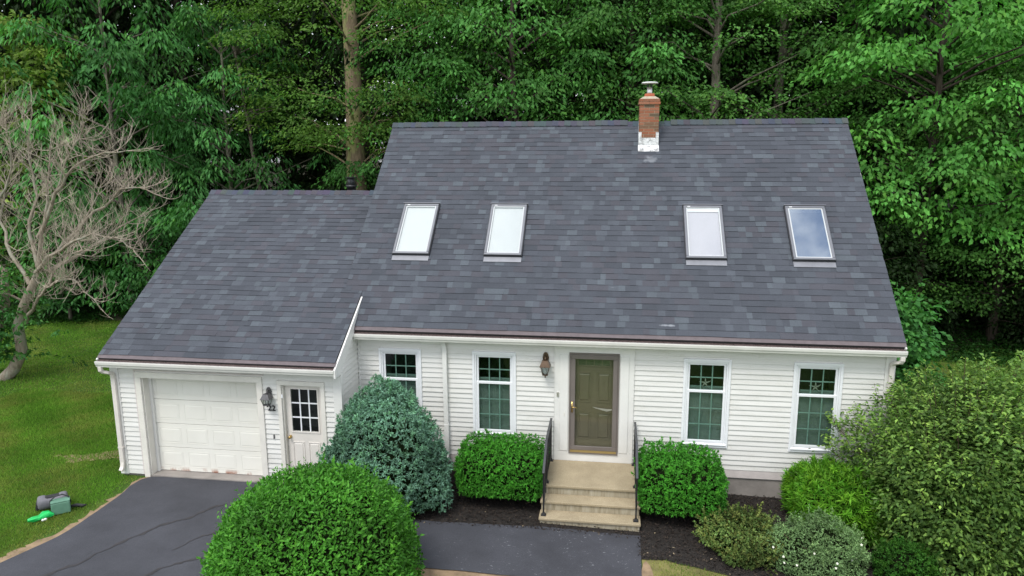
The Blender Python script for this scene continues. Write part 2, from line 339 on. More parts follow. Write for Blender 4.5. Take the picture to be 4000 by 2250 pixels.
class MB:
    def __init__(s): s.v = []; s.f = []; s.t = []; s.tint = None
    def add(s, vs_, fs, tint=None):
        b = len(s.v); s.v += [tuple(v) for v in vs_]; s.f += [tuple(i+b for i in f) for f in fs]
        s.t += [tint or (1, 1, 1)]*len(vs_)
        return s
    def box(s, x0, x1, y0, y1, z0, z1, tint=None):
        return s.add([(x0, y0, z0), (x1, y0, z0), (x1, y1, z0), (x0, y1, z0), (x0, y0, z1), (x1, y0, z1), (x1, y1, z1), (x0, y1, z1)],
              [(0, 3, 2, 1), (4, 5, 6, 7), (0, 1, 5, 4), (1, 2, 6, 5), (2, 3, 7, 6), (3, 0, 4, 7)], tint)
    def frustum(s, x0, x1, z0, z1, y0, y1, inset):
        """a raised field on a wall facing -y: base on y0, top on y1 (<y0), sides sloped by inset"""
        i = inset
        return s.add([(x0, y0, z0), (x1, y0, z0), (x1, y0, z1), (x0, y0, z1), (x0+i, y1, z0+i), (x1-i, y1, z0+i), (x1-i, y1, z1-i), (x0+i, y1, z1-i)],
              [(4, 5, 6, 7), (0, 1, 5, 4), (1, 2, 6, 5), (2, 3, 7, 6), (3, 0, 4, 7)])
    def ring(s, x0, x1, z0, z1, w, y0, y1):
        """rectangular frame in the xz plane of bar width w"""
        s.box(x0, x1, y0, y1, z0, z0+w); s.box(x0, x1, y0, y1, z1-w, z1)
        s.box(x0, x0+w, y0, y1, z0+w, z1-w); s.box(x1-w, x1, y0, y1, z0+w, z1-w); return s
    def prism(s, prof, axis, a, b):
        """extrude a closed 2-d profile; axis 'x': prof=(y,z); axis 'y': prof=(x,z)"""
        n = len(prof)
        P = (lambda q, t: (t, q[0], q[1])) if axis == 'x' else (lambda q, t: (q[0], t, q[1])) if axis == 'y' else (lambda q, t: (q[0], q[1], t))
        vs_ = [P(q, a) for q in prof]+[P(q, b) for q in prof]
        fs = [(i, (i+1) % n, n+(i+1) % n, n+i) for i in range(n)]+[tuple(range(n-1, -1, -1)), tuple(range(n, 2*n))]
        return s.add(vs_, fs)
    def tube(s, pts, rad, n=8, cap=True, tint=None):
        pts = [Vector(p) for p in pts]
        if isinstance(rad, (int, float)): rad = [rad]*len(pts)
        d0 = (pts[1]-pts[0]).normalized()
        ref = Vector((0, 0, 1)) if abs(d0.z) < 0.8 else Vector((1, 0, 0))
        a = d0.cross(ref).normalized()
        vs_, fs = [], []
        for i, p in enumerate(pts):
            d = (pts[min(i+1, len(pts)-1)]-pts[max(i-1, 0)]).normalized()
            a = (a-d*a.dot(d)).normalized(); b = d.cross(a)
            for k in range(n):
                t = 2*math.pi*k/n
                vs_.append(p+(a*math.cos(t)+b*math.sin(t))*rad[i])
        for i in range(len(pts)-1):
            for k in range(n):
                k2 = (k+1) % n
                fs.append((i*n+k, i*n+k2, (i+1)*n+k2, (i+1)*n+k))
        if cap: fs += [tuple(range(n-1, -1, -1)), tuple(range((len(pts)-1)*n, len(pts)*n))]
        return s.add(vs_, fs, tint)
    def lathe(s, prof, c, n=16):
        vs_, fs = [], []
        for r, z in prof:
            for k in range(n):
                t = 2*math.pi*k/n; vs_.append((c[0]+r*math.cos(t), c[1]+r*math.sin(t), c[2]+z))
        for i in range(len(prof)-1):
            for k in range(n): fs.append((i*n+k, i*n+(k+1) % n, (i+1)*n+(k+1) % n, (i+1)*n+k))
        fs += [tuple(range(n-1, -1, -1)), tuple(range((len(prof)-1)*n, len(prof)*n))]
        return s.add(vs_, fs)
    def mesh(s, name='mesh', tint=False):
        me = bpy.data.meshes.new(name); me.from_pydata(s.v, [], s.f); me.update()
        if tint:
            at = me.attributes.new('tint', 'FLOAT_COLOR', 'POINT')
            arr = np.ones((len(s.v), 4), np.float32); arr[:, :3] = s.t; at.data.foreach_set('color', arr.ravel())
        return me
    def build(s, name, mat, parent=None, smooth=False, tint=False):
        return link(name, s.mesh(name, tint), mat, parent, smooth)

def bevel(o, w=0.01, seg=2):
    m = o.modifiers.new('bevel', 'BEVEL'); m.width = w; m.segments = seg; m.limit_method = 'ANGLE'; return o

def tri_mesh(name, V, T, tint=None, quads=None):
    """fast mesh from numpy: V (n,3), T (m,3)"""
    me = bpy.data.meshes.new(name)
    V = np.ascontiguousarray(V, np.float32); T = np.ascontiguousarray(T, np.int32)
    me.vertices.add(len(V)); me.vertices.foreach_set('co', V.ravel())
    k = T.shape[1]
    me.loops.add(T.size); me.loops.foreach_set('vertex_index', T.ravel())
    me.polygons.add(len(T)); me.polygons.foreach_set('loop_start', np.arange(0, T.size, k, dtype=np.int32))
    me.polygons.foreach_set('loop_total', np.full(len(T), k, np.int32))
    me.update(calc_edges=True)
    if tint is not None:
        at = me.attributes.new('tint', 'FLOAT_COLOR', 'POINT')
        arr = np.ones((len(V), 4), np.float32); arr[:, :3] = tint; at.data.foreach_set('color', arr.ravel())
    return me

def unit(a): return a/(np.linalg.norm(a, axis=-1, keepdims=True)+1e-9)
def leaf_arrays(P, D, N, L, W, bright, yellow, fold=0.16, droop=0.12):
    """folded rhombic leaves: P base, D along, N normal; L, W arrays -> V,T,tint"""
    n = len(P)
    D = unit(D); S = unit(np.cross(D, N)); N = np.cross(S, D)
    L = np.broadcast_to(L, (n,))[:, None]; W = np.broadcast_to(W, (n,))[:, None]
    mid = P+D*L*0.42
    V = np.stack([P, mid+S*W*0.5+N*W*fold, P+D*L-N*L*droop, mid-S*W*0.5+N*W*fold], 1).reshape(-1, 3)
    b = np.arange(n)[:, None]*4
    T = np.concatenate([b+np.array([[0, 1, 2]]), b+np.array([[0, 2, 3]])], 0)
    t = np.zeros((n, 4, 3), np.float32); t[:, :, 0] = np.broadcast_to(bright, (n,))[:, None]; t[:, :, 1] = np.broadcast_to(yellow, (n,))[:, None]
    return V, T, t.reshape(-1, 3)
def merge(parts):
    Vs, Ts, ts = [], [], []; b = 0
    for V, T, t in parts:
        Vs.append(V); Ts.append(T+b); ts.append(t); b += len(V)
    return np.concatenate(Vs), np.concatenate(Ts), np.concatenate(ts)

# ------------------------------------------------------------------ terrain
def gnd(x, y):
    x = np.asarray(x, float); y = np.asarray(y, float)
    s = -0.027*np.clip(x+3, 0, 9)
    k = np.clip(y-13.0, 0, None)
    h = 0.215*(k*k/(k+4.0))
    return s*np.clip(1-(y-6)/6, 0, 1)+h

def sheet(name, poly, dz, mat, kind='structure', step=0.35, parent=None, rough_edge=0.0, seed=0):
    """a ground sheet that follows the terrain, inside a polygon"""
    import bmesh
    rng = random.Random(seed)
    pts = []
    n = len(poly)
    for i in range(n):
        a, b = poly[i], poly[(i+1) % n]
        d = math.hypot(b[0]-a[0], b[1]-a[1]); k = max(1, int(d/step))
        for j in range(k):
            t = j/k
            pts.append((a[0]+(b[0]-a[0])*t+rng.uniform(-1, 1)*rough_edge, a[1]+(b[1]-a[1])*t+rng.uniform(-1, 1)*rough_edge))
    bm = bmesh.new()
    vs_ = [bm.verts.new((x, y, 0)) for x, y in pts]
    bm.faces.new(vs_)
    bmesh.ops.triangulate(bm, faces=bm.faces[:])
    for v in bm.verts: v.co.z = float(gnd(v.co.x, v.co.y))+dz
    me = bpy.data.meshes.new(name); bm.to_mesh(me); bm.free()
    o = link(name, me, mat, parent)
    me.update()
    if me.polygons[0].normal.z < 0: me.flip_normals()
    if kind: o['kind'] = kind
    return o

def terrain():
    xs = np.concatenate([np.linspace(-400, -60, 8), np.linspace(-50, 40, 91), np.linspace(50, 400, 8)])
    ys = np.concatenate([np.linspace(-300, -30, 7), np.linspace(-20, 12, 33), np.linspace(13, 60, 48), np.linspace(70, 500, 8)])
    X, Y = np.meshgrid(xs, ys); Z = np.where(Y > 60, gnd(X, np.full_like(Y, 60.)), gnd(X, Y))
    V = np.stack([X.ravel(), Y.ravel(), Z.ravel()], 1); nx = len(xs)
    F = [(j*nx+i, j*nx+i+1, (j+1)*nx+i+1, (j+1)*nx+i) for j in range(len(ys)-1) for i in range(nx-1)]
    o = link('ground', tri_mesh('ground', V, np.array(F)), M['lawn'], smooth=True); o['kind'] = 'structure'
    sheet('forest_floor', [(-60, 10.2), (-20, 11.5), (-14, 11.2), (-6, 10.6), (4, 10.4), (9, 10.2), (14, 12), (45, 14), (45, 60), (-60, 60)], 0.03, M['litter'], step=2.0)
terrain()

DRIVE = [(-9.75, -4.95), (-9.45, -4.22), (-9.31, -3.86), (-9.13, -3.39), (-9.09, -2.9), (-9.08, -2.48), (-9.08, -1.89), (-9.15, -1.49), (-9.12, -1.2),
         (-8.99, -1.05), (-8.59, -0.99), (-8.0, -1.04), (-7.3, -1.0), (-6.6, -1.0), (-6.42, -1.09), (-5.15, -1.09), (-4.9, -1.6), (-4.2, -1.98), (-2.84, -2.03), (-1.26, -1.9), (-1.02, -1.87),
         (0.76, -1.87), (0.745, -2.5), (0.73, -3.25), (-0.15, -3.32), (-1.08, -3.40), (-1.88, -3.43), (-2.6, -3.43), (-2.9, -4.4), (-5.2, -5.0), (-6.2, -7.2), (-6.4, -14), (-12.5, -14), (-11.4, -7.6)]
def paving():
    d = [p for p in DRIVE if p[0] < -4.0 or p[1] < -4]
    drive = [(-11.4, -7.6), (-9.75, -4.95), (-9.45, -4.22), (-9.31, -3.86), (-9.13, -3.39), (-9.09, -2.9), (-9.08, -2.48), (-9.08, -1.89), (-9.15, -1.49), (-9.12, -1.2), (-8.99, -1.05), (-8.59, -0.99),
             (-8.0, -1.04), (-7.3, -1.0), (-6.6, -1.0), (-6.42, -1.09), (-5.15, -1.09), (-4.9, -1.6), (-4.2, -1.98), (-4.0, -3.5), (-5.2, -5.0), (-6.2, -7.2), (-6.4, -14), (-12.5, -14)]
    o = sheet('driveway', drive, 0.028, M['asphalt'], step=0.2, rough_edge=0.012, seed=2)
    walk = [(-4.2, -1.98), (-2.84, -2.03), (-1.26, -1.9), (-1.02, -1.87), (0.76, -1.87), (0.745, -2.5), (0.73, -3.25), (-0.15, -3.32), (-1.08, -3.40), (-1.88, -3.43), (-2.6, -3.43), (-4.0, -3.5)]
    sheet('walkway', walk, 0.030, M['asphalt_walk'], step=0.2, rough_edge=0.01, seed=3)
    # tar filled cracks in the driveway
    rng = random.Random(5)
    cracks = [([(-8.9, -5.3), (-8.55, -4.6), (-8.2, -4.1), (-8.0, -3.6), (-7.75, -3.1), (-7.55, -2.75), (-7.2, -2.4), (-7.0, -2.05), (-6.8, -1.9)], 0.055),
              ([(-7.3, -5.2), (-7.05, -4.8), (-6.95, -4.4), (-6.8, -4.05), (-6.5, -3.8), (-6.1, -3.55), (-5.6, -3.4)], 0.05),
              ([(-6.9, -3.5), (-6.7, -3.1), (-6.45, -2.8), (-6.2, -2.5), (-5.8, -2.25)], 0.035),
              ([(-8.0, -5.2), (-7.75, -4.85), (-7.4, -4.65)], 0.05)]
    for pts, w in cracks:
        fine = []
        for a, b in zip(pts[:-1], pts[1:]):
            for k in range(5):
                t = k/5; fine.append((a[0]+(b[0]-a[0])*t+rng.uniform(-.03, .03), a[1]+(b[1]-a[1])*t+rng.uniform(-.03, .03)))
        m = MB(); vs_ = []
        for i, (x, y) in enumerate(fine):
            q = fine[min(i+1, len(fine)-1)]; r = fine[max(i-1, 0)]
            dx, dy = q[0]-r[0], q[1]-r[1]; l = math.hypot(dx, dy)+1e-6
            ww = w*.62*rng.uniform(0.2, 1.3)*min(1, 0.25+i/6, 0.25+(len(fine)-1-i)/6)
            z = float(gnd(x, y))+0.033
            vs_ += [(x-dy/l*ww, y+dx/l*ww, z), (x+dy/l*ww, y-dx/l*ww, z)]
        m.add(vs_, [(2*i, 2*i+1, 2*i+3, 2*i+2) for i in range(len(fine)-1)])
        m.build('filled_crack', M['tar'], o)
    # bare earth along the driveway edge and at the front edge of the walk
    soil = [(-11.8, -7.6), (-10.1, -4.95), (-9.7, -4.2), (-9.48, -3.8), (-9.30, -3.3), (-9.20, -2.9), (-9.22, -2.5), (-9.20, -2.1), (-9.17, -1.7), (-9.25, -1.3), (-9.20, -1.1), (-9.0, -1.0), (-8.9, -1.2), (-8.95, -2), (-8.95, -3), (-9.2, -4), (-9.6, -5.1), (-11.2, -7.8)]
    sheet('soil_edge', soil, 0.014, M['soil'], step=0.07, rough_edge=0.055, seed=4)
    sheet('soil_edge', [(-3.4, -3.35), (-2.4, -3.35), (-1, -3.3), (0.6, -3.2), (0.7, -3.0), (0.86, -2.6), (0.9, -3.3), (0.2, -3.62), (-1, -3.7), (-2.5, -3.75), (-3.4, -3.8)], 0.014, M['soil'], step=0.12, rough_edge=0.04, seed=6)
    sheet('soil_edge', [(-11.2, -0.6), (-10.4, -0.35), (-9.85, -0.28), (-9.7, 0.1), (-9.7, 0.5), (-10.3, 0.35), (-11.0, -0.2), (-11.8, -0.35)], 0.013, M['soil'], step=0.1, rough_edge=0.08, seed=7)
    sheet('lawn_patch', [(0.76, -2.5), (1.2, -2.5), (2.1, -2.7), (3.3, -3.25), (3.3, -5), (-3.4, -5.2), (-3.2, -3.5), (0.76, -3.3)], 0.008, M['straw'], step=0.2, rough_edge=0.03, seed=9)
    bed = [(-5.2, -1.02), (-4.88, -1.02), (-4.88, 0.05), (8.5, 0.05), (8.5, -4.6), (5.0, -4.4), (3.2, -3.3), (2.45, -2.95), (2.06, -2.78), (1.59, -2.66), (1.14, -2.54), (0.70, -2.6), (0.70, -1.98), (-1.1, -1.98), (-2.84, -2.12), (-4.2, -2.08), (-4.9, -1.7)]
    b = sheet('mulch_bed', bed, 0.020, M['mulch'], step=0.2, rough_edge=0.02, seed=8)
    # loose chips
    rr = np.random.default_rng(3); n = 26000
    P = np.stack([rr.uniform(-5, 6, n), rr.uniform(-3.6, 0, n)], 1)
    keep = inside(P, bed); P = P[keep]; n = len(P)
    z = gnd(P[:, 0], P[:, 1])+0.022+rr.uniform(0, 0.03, n)
    P3 = np.c_[P, z]; a = rr.uniform(0, 6.28, n)
    D = np.stack([np.cos(a), np.sin(a), rr.normal(0, 0.35, n)], 1); N = np.stack([rr.normal(0, .4, n), rr.normal(0, .4, n), np.ones(n)], 1)
    V, T, _ = leaf_arrays(P3, D, N, rr.uniform(0.02, 0.07, n), rr.uniform(0.012, 0.03, n), 1, 0)
    base = np.array([[0.030, 0.022, 0.018], [0.016, 0.013, 0.012], [0.05, 0.038, 0.03]])[rr.integers(0, 3, n)]
    pale = rr.random(n) < 0.02; base[pale] = (0.25, 0.2, 0.13)
    o = link('mulch_chip', tri_mesh('mulch_chip', V, T, np.repeat(base, 4, 0)), M['chip'], b); o['kind'] = 'stuff'
    return bed
def inside(P, poly):
    x, y = P[:, 0], P[:, 1]; r = np.zeros(len(P), bool); n = len(poly)
    for i in range(n):
        x1, y1 = poly[i]; x2, y2 = poly[(i+1) % n]
        c = ((y1 > y) != (y2 > y)) & (x < (x2-x1)*(y-y1)/((y2-y1) if y2 != y1 else 1e-9)+x1)
        r ^= c
    return r
BED = paving()

def lawn_grass():
    rr = np.random.default_rng(11)
    def blades(n, x0, x1, y0, y1, dens_y=None, dry=0.25):
        P = np.stack([rr.uniform(x0, x1, n), rr.uniform(y0, y1, n)], 1)
        drive = DRIVE
        keep = ~inside(P, drive) & ~inside(P, BED)
        keep &= ~((P[:, 0] > -9.72) & (P[:, 0] < 5.5) & (P[:, 1] > -1.05) & (P[:, 1] < 9))
        P = P[keep]
        nx = np.sin(P[:, 0]*1.3+1)*np.cos(P[:, 1]*1.7)+np.sin(P[:, 0]*3.1+P[:, 1]*2.3)*0.6+np.sin(P[:, 0]*6.5-P[:, 1]*5.1)*0.35
        # thin out along the paving
        near = np.zeros(len(P))
        for i in range(len(drive)):
            a = np.array(drive[i]); b = np.array(drive[(i+1) % len(drive)]); ab = b-a
            t = np.clip(((P-a)@ab)/(ab@ab+1e-9), 0, 1); d = np.linalg.norm(P-(a+t[:, None]*ab), axis=1)
            near = np.maximum(near, np.clip(1-d/0.45, 0, 1))
        k = rr.random(len(P)) > np.clip(near*1.25-0.1+np.clip(nx-0.8, 0, 1)*0.5, 0, 0.97)
        P, nx, near = P[k], nx[k], near[k]
        m = len(P); a = rr.uniform(0, 6.28, m)
        lean = rr.uniform(0.1, 0.9, m)
        D = np.stack([np.cos(a)*lean, np.sin(a)*lean, np.ones(m)], 1)
        N = np.stack([np.cos(a+1.3), np.sin(a+1.3), np.zeros(m)], 1)
        dist = np.hypot(P[:, 0]-CAM[0], P[:, 1]-CAM[1])
        L = rr.uniform(0.035, 0.085, m)*(1-0.45*near); W = rr.uniform(0.006, 0.011, m)*np.clip(dist/11, 1, 2.4)
        yl = np.clip(dry+0.36*nx+rr.normal(0, 0.2, m)+near*0.6, 0, 1)
        br = np.clip(rr.normal(1.0, 0.25, m)*(1+.16*np.sin(P[:, 0]*2.3+P[:, 1]*.9)*np.sin(P[:, 1]*2.9)), 0.4, 1.7)
        D = unit(D); S = unit(np.cross(D, N)); P3 = np.c_[P, gnd(P[:, 0], P[:, 1])]
        V = np.stack([P3-S*W[:, None]*.5, P3+S*W[:, None]*.5, P3+D*L[:, None]], 1).reshape(-1, 3)
        T = np.arange(m*3).reshape(-1, 3)
        t = np.zeros((m, 3, 3), np.float32); t[:, :, 0] = br[:, None]; t[:, :, 1] = yl[:, None]
        return V, T, t.reshape(-1, 3)
    parts = [blades(210000, -16, -8.9, -6.5, 3.5), blades(110000, -24, -9.5, 2, 12, dry=0.12), blades(42000, -3.4, 4.2, -5.6, -2.4, dry=0.6), blades(16000, 7, 16, 2, 11, dry=0.1)]
    V, T, t = merge(parts)
    o = link('lawn_grass', tri_mesh('lawn_grass', V, T, t), M['grass'])
    tag(o, 'short mown grass of the lawn with yellowed patches', 'grass', kind='stuff')
lawn_grass()

# ------------------------------------------------------------------ house
house = empty('house', (0, 0, 0))
tag(house, 'white clapboard cape house with attached garage and dark grey shingle roof', 'house')
WX0, WX1 = -4.884, 5.33            # main front wall, y = 0
GX0, GX1, GY = -9.65, -4.884, -1.0045   # garage front wall
MP, MY, MZ = 0.92513, -0.306, 2.956     # main roof plane  z = MZ + MP (y - MY)
GP, GYE, GZ = 0.65414, -1.3105, 2.5064  # garage roof plane
MRY, MRZ = 4.2104, 7.1344
GRY, GRZ = 3.3104, 5.5291
ML, MR_, GL, GR = -5.2794, 5.4143, -9.7412, -4.9006
YI = 0.459
def mz(y): return MZ+MP*(y-MY)
def gz_(y): return GZ+GP*(y-GYE)

WINS = [-4.0085, -2.0911, 2.0067, 4.0138]
WW, WT, WH = 0.8788, 2.60, 1.7637
win_holes = [(x-WW/2+0.07, x+WW/2-0.07, WT-WH+0.09, WT-0.06) for x in WINS]
DX = -0.1211
door_hole = (DX-0.46, DX+0.46, 0.50, 2.62)
gar_hole = (-9.01, -6.57, -0.4, 2.12)
ent_hole = (-6.08, -5.27, -0.4, 2.08)

def holed_wall(name, mat, x0, x1, z0, z1, holes, y0, y1, parent):
    xs = sorted({x0, x1, *[h[0] for h in holes], *[h[1] for h in holes]}); zs = sorted({z0, z1, *[max(z0, h[2]) for h in holes], *[h[3] for h in holes]})
    m = MB()
    for a, b in zip(xs[:-1], xs[1:]):
        run = None
        for c, d in zip(zs[:-1], zs[1:]):
            cx, cz = (a+b)/2, (c+d)/2
            if any(h[0] < cx < h[1] and h[2] < cz < h[3] for h in holes):
                if run: m.box(a, b, y0, y1, *run); run = None
            else: run = (run[0] if run else c, d)
        if run: m.box(a, b, y0, y1, *run)
    return m.build(name, mat, parent)

def siding_board(m, a, b, z0, z1, lip=0.023):
    """clapboard facing -y with its lower edge proud of the board below"""
    y = 0.004
    return m.add([(a, y-lip+0.004, z0), (b, y-lip+0.004, z0), (b, y+0.002, z1+0.004), (a, y+0.002, z1+0.004), (a, y+0.006, z0-0.004), (b, y+0.006, z0-0.004)],
                 [(0, 1, 2, 3), (4, 5, 1, 0), (0, 3, 4), (5, 2, 1)])

def siding(wall, x0, x1, z0, z1, cuts, yoff, rng, exposure=0.1016):
    n = int(round((z1-z0)/exposure)); e = (z1-z0)/n
    for i in range(n):
        a, b = z0+i*e, z0+(i+1)*e
        segs = [(x0, x1)]
        for h in cuts:
            if h[2] < b-0.02 and h[3] > a+0.02:
                new = []
                for s0, s1 in segs:
                    if h[1] <= s0 or h[0] >= s1: new.append((s0, s1)); continue
                    if h[0] > s0: new.append((s0, h[0]))
                    if h[1] < s1: new.append((h[1], s1))
                segs = new
        out = []
        for s0, s1 in segs:                      # butt joints in long runs
            if s1-s0 > 3.4:
                c = s0+rng.uniform(0.35, 0.65)*(s1-s0); out += [(s0, c-0.001), (c+0.001, s1)]
            else: out.append((s0, s1))
        for s0, s1 in out:
            if s1-s0 < 0.02: continue
            m = MB(); siding_board(m, s0, s1, a, b, 0.023+rng.uniform(-.003, .003))
            o = m.build('siding_board', M['siding'], wall); o.location.y = yoff

rng = random.Random(1)
SZ0, SZ1 = 0.40, 2.83
main_wall = holed_wall('wall', M['trim'], WX0, WX1, 0.22, 2.93, win_holes+[door_hole], 0.012, 0.14, house)
surround = (-0.885, 0.635, 0.42, 2.83)
siding(main_wall, WX0+0.03, 5.17, SZ0, 2.745, [(x-WW/2+0.03, x+WW/2-0.03, WT-WH+0.03, WT-0.03) for x in WINS]+[surround], 0.0, rng)
for a, b in ((WX0, surround[0]-0.014), (surround[1]+0.014, 5.17)): MB().box(a, b, -0.012, 0.011, 2.746, 2.83).build('frieze_board', M['siding'], main_wall)
# the gable shell behind (side and rear walls)
def shell():
    m = MB()
    top = lambda y: min(mz(y), MRZ-MP*(y-MRY))-0.16
    prof = [(0.141, -0.4), (8.35, -0.4), (8.35, top(8.35)), (MRY, top(MRY)), (0.141, top(0.141))]
    m.prism(prof, 'x', WX1-0.14, WX1)
    m.build('wall', M['siding'], house)
    m = MB(); m.prism(prof, 'x', WX0, WX0+0.12); m.build('wall', M['siding'], house)
    m = MB(); m.box(WX0+0.121, WX1-0.141, 8.22, 8.35, -0.4, 3.0); m.build('wall', M['siding'], house)
    m = MB(); m.box(GX0, GX0+0.12, GY+0.15, 6.6, -0.2, 2.45); m.build('wall', M['siding'], house)
    prof = [(GY+0.15, 2.451), (6.6, 2.451), (GRY, GRZ-0.18), (GY+0.15, gz_(GY+0.15)-0.16)]
    m = MB(); m.prism(prof, 'x', GX0, GX0+0.12); m.build('wall', M['siding'], house)
    m = MB(); m.box(GX0+0.121, WX0-0.01, 6.48, 6.6, -0.2, 3.2); m.build('wall', M['siding'], house)
shell()
for a, b in ((WX0, surround[0]-0.014), (surround[1]+0.014, 5.17)): MB().box(a, b, -0.008, 0.011, 0.235, 0.395).build('skirt_board', M['skirt'], house)
MB().box(WX0, WX1, 0.022, 0.2, -0.8, 0.219).build('foundation', M['concrete'], house)
# corner boards
MB().box(5.172, 5.345, -0.022, 0.011, 0.22, 2.83).box(5.331, 5.345, 0.012, 0.14, 0.22, 2.83).build('corner_board', M['trim'], house)
MB().box(WX0+0.001, WX0+0.03, -0.02, 0.011, 0.22, 2.83).build('corner_board', M['trim'], house)
# soffit, fascia
MB().box(WX0, MR_-0.02, -0.19, 0.011, 2.832, 2.846).build('soffit', M['trim'], house)
MB().box(WX0, MR_-0.02, -0.205, -0.191, 2.83, 2.95).build('fascia', M['trim'], house)

# garage walls
gar_wall = holed_wall('wall', M['trim'], GX0, GX1, 0.10, 2.44, [gar_hole, ent_hole], GY+0.012, GY+0.14, house)
siding(gar_wall, -9.49, -5.03, 0.16, 2.30, [(-9.1, -6.49, -1, 2.2), (-6.13, -5.23, -1, 2.13)], GY, rng)
MB().box(-9.49, -9.12, GY-0.010, GY+0.011, 0.06, 0.155).build('skirt_board', M['trim'], house)
MB().box(-9.665, -9.492, GY-0.022, GY+0.011, 0.05, 2.36).build('corner_board', M['trim'], house)
MB().box(-5.028, GX1+0.018, GY-0.022, GY+0.011, 0.05, 2.36).build('corner_board', M['trim'], house)
for a, b in ((GX0, -9.14), (-6.46, -6.16), (-5.2, GX1)): MB().box(a, b, GY+0.03, GY+0.2, -0.3, 0.099).build('foundation', M['concrete'], house)
# garage side wall towards the front door (faces +x)
def side_wall():
    y0, y1 = GY+0.14, -0.021
    m = MB(); m.prism([(GY+0.012, -0.2), (0.0, -0.2), (0.0, gz_(0)-0.14), (GY+0.012, gz_(GY)-0.14)], 'x', GX1-0.10, GX1-0.012)
    w = m.build('wall', M['trim'], house)
    n = 28; z = 0.16
    for i in range(n):
        a, b = z+i*0.1016, z+(i+1)*0.1016
        ya = max(GY+0.07, GYE+(a+0.25-GZ)/GP)
        if ya > -0.05: break
        m = MB(); siding_board(m, ya, -0.021, a, b)
        v = [(-y_+GX1-0.012, x_, z_) for x_, y_, z_ in m.v]
        m.v = v
        m.build('siding_board', M['siding'], w)
    MB().box(GX1-0.011, GX1+0.018, GY+0.012, GY+0.07, 0.05, 2.36).build('corner_board', M['trim'], house)
    # rake board and its thin cap
    t = lambda y: gz_(y)-0.012
    m = MB(); m.prism([(GYE+0.02, t(GYE)-0.15), (GYE+0.02, t(GYE+0.02)), (YI-0.02, t(YI-0.02)), (YI-0.02, t(YI-0.02)-0.17), (GYE+0.28, t(GYE)-0.15)], 'x', GX1-0.010, GX1+0.022)
    m.build('rake_board', M['trim'], house)
side_wall()
MB().box(GX0, GX1-0.12, GYE+0.116, GY+0.011, 2.362, 2.376).build('soffit', M['trim'], house)
MB().box(GL+0.02, GX1-0.011, GYE+0.1, GYE+0.115, 2.37, 2.50).build('fascia', M['trim'], house)

# ---- roofs
TINTS = [((0.053, 0.058, 0.070), 6), ((0.056, 0.057, 0.068), 4), ((0.049, 0.054, 0.065), 4), ((0.062, 0.069, 0.082), 5), ((0.070, 0.080, 0.093), 3)]
tint_pool = [c for c, w in TINTS for _ in range(w)]
class RoofFrame:
    def __init__(s, y0, z0, p):
        k = math.sqrt(1+p*p); s.y0, s.z0 = y0, z0; s.s = (1/k, p/k); s.n = (-p/k, 1/k)
    def pt(s, x, d, h): return (x, s.y0+s.s[0]*d+s.n[0]*h, s.z0+s.s[1]*d+s.n[1]*h)
FM = RoofFrame(MY, MZ, MP); FG = RoofFrame(GYE, GZ, GP)
LM = (MRY-MY)*math.sqrt(1+MP*MP); LG = (GRY-GYE)*math.sqrt(1+GP*GP)
EXP = 0.1435
def shingle_geo(m, F, a, b, s0, s1, t, tint, jl, jr):
    h0, h1 = 0.012+t, 0.010
    m.add([F.pt(a, s0+jl, h0), F.pt(b, s0+jr, h0), F.pt(b, s1, h1), F.pt(a, s1, h1)], [(0, 1, 2, 3)], tint)
    # cut edge: bare black asphalt, undercut; the dark tint also draws the shadow line
    m.add([F.pt(a, s0+jl, h0), F.pt(b, s0+jr, h0), F.pt(b, s0+0.010, 0.002), F.pt(a, s0+0.010, 0.002), F.pt(a, s1, h1), F.pt(b, s1, h1)], [(3, 2, 1, 0), (0, 4, 3), (2, 5, 1)], (0.020, 0.020, 0.024))
def collect_shingles(F, length, s_start, xr, seed, light_bias=1.0):
    rr = random.Random(seed); out = []
    n = int((length-s_start)/EXP)+1
    for i in range(n):
        s0 = s_start+i*EXP; s1 = min(s0+EXP+0.03, length)
        x0, x1 = xr(s0)
        x = x0-rr.uniform(0, 0.25)
        ph1, ph2 = rr.uniform(0, 6), rr.uniform(0, 6)
        while x < x1:
            c = rr.choice(tint_pool); k = rr.uniform(0.92, 1.08)*1.2
            w = rr.uniform(0.09, 0.25) if c[2] > 0.08 else rr.uniform(0.10, 0.38)
            a, b = max(x, x0), min(x+w, x1); x += w
            if b-a < 0.015: continue
            c = tuple(v*k for v in c)
            wob = lambda q: 0.004*math.sin(q*2.1+ph1)+0.003*math.sin(q*5.3+ph2)
            t = rr.choice((0.004, 0.005, 0.009, 0.010))
            out.append((F, a, b, s0, s1, t, c, wob(a), wob(b)))
    return out
si = (YI-MY)*math.sqrt(1+MP*MP)            # slope distance where the main roof clears the garage roof
sg = (YI-GYE)*math.sqrt(1+GP*GP)
main_sh = collect_shingles(FM, LM, 0.17, lambda s: (ML if s > si-0.02 else GR, MR_), 21)
gar_sh = collect_shingles(FG, LG, 0.17, lambda s: (GL, GR if s < sg+0.02 else ML+0.12), 22)
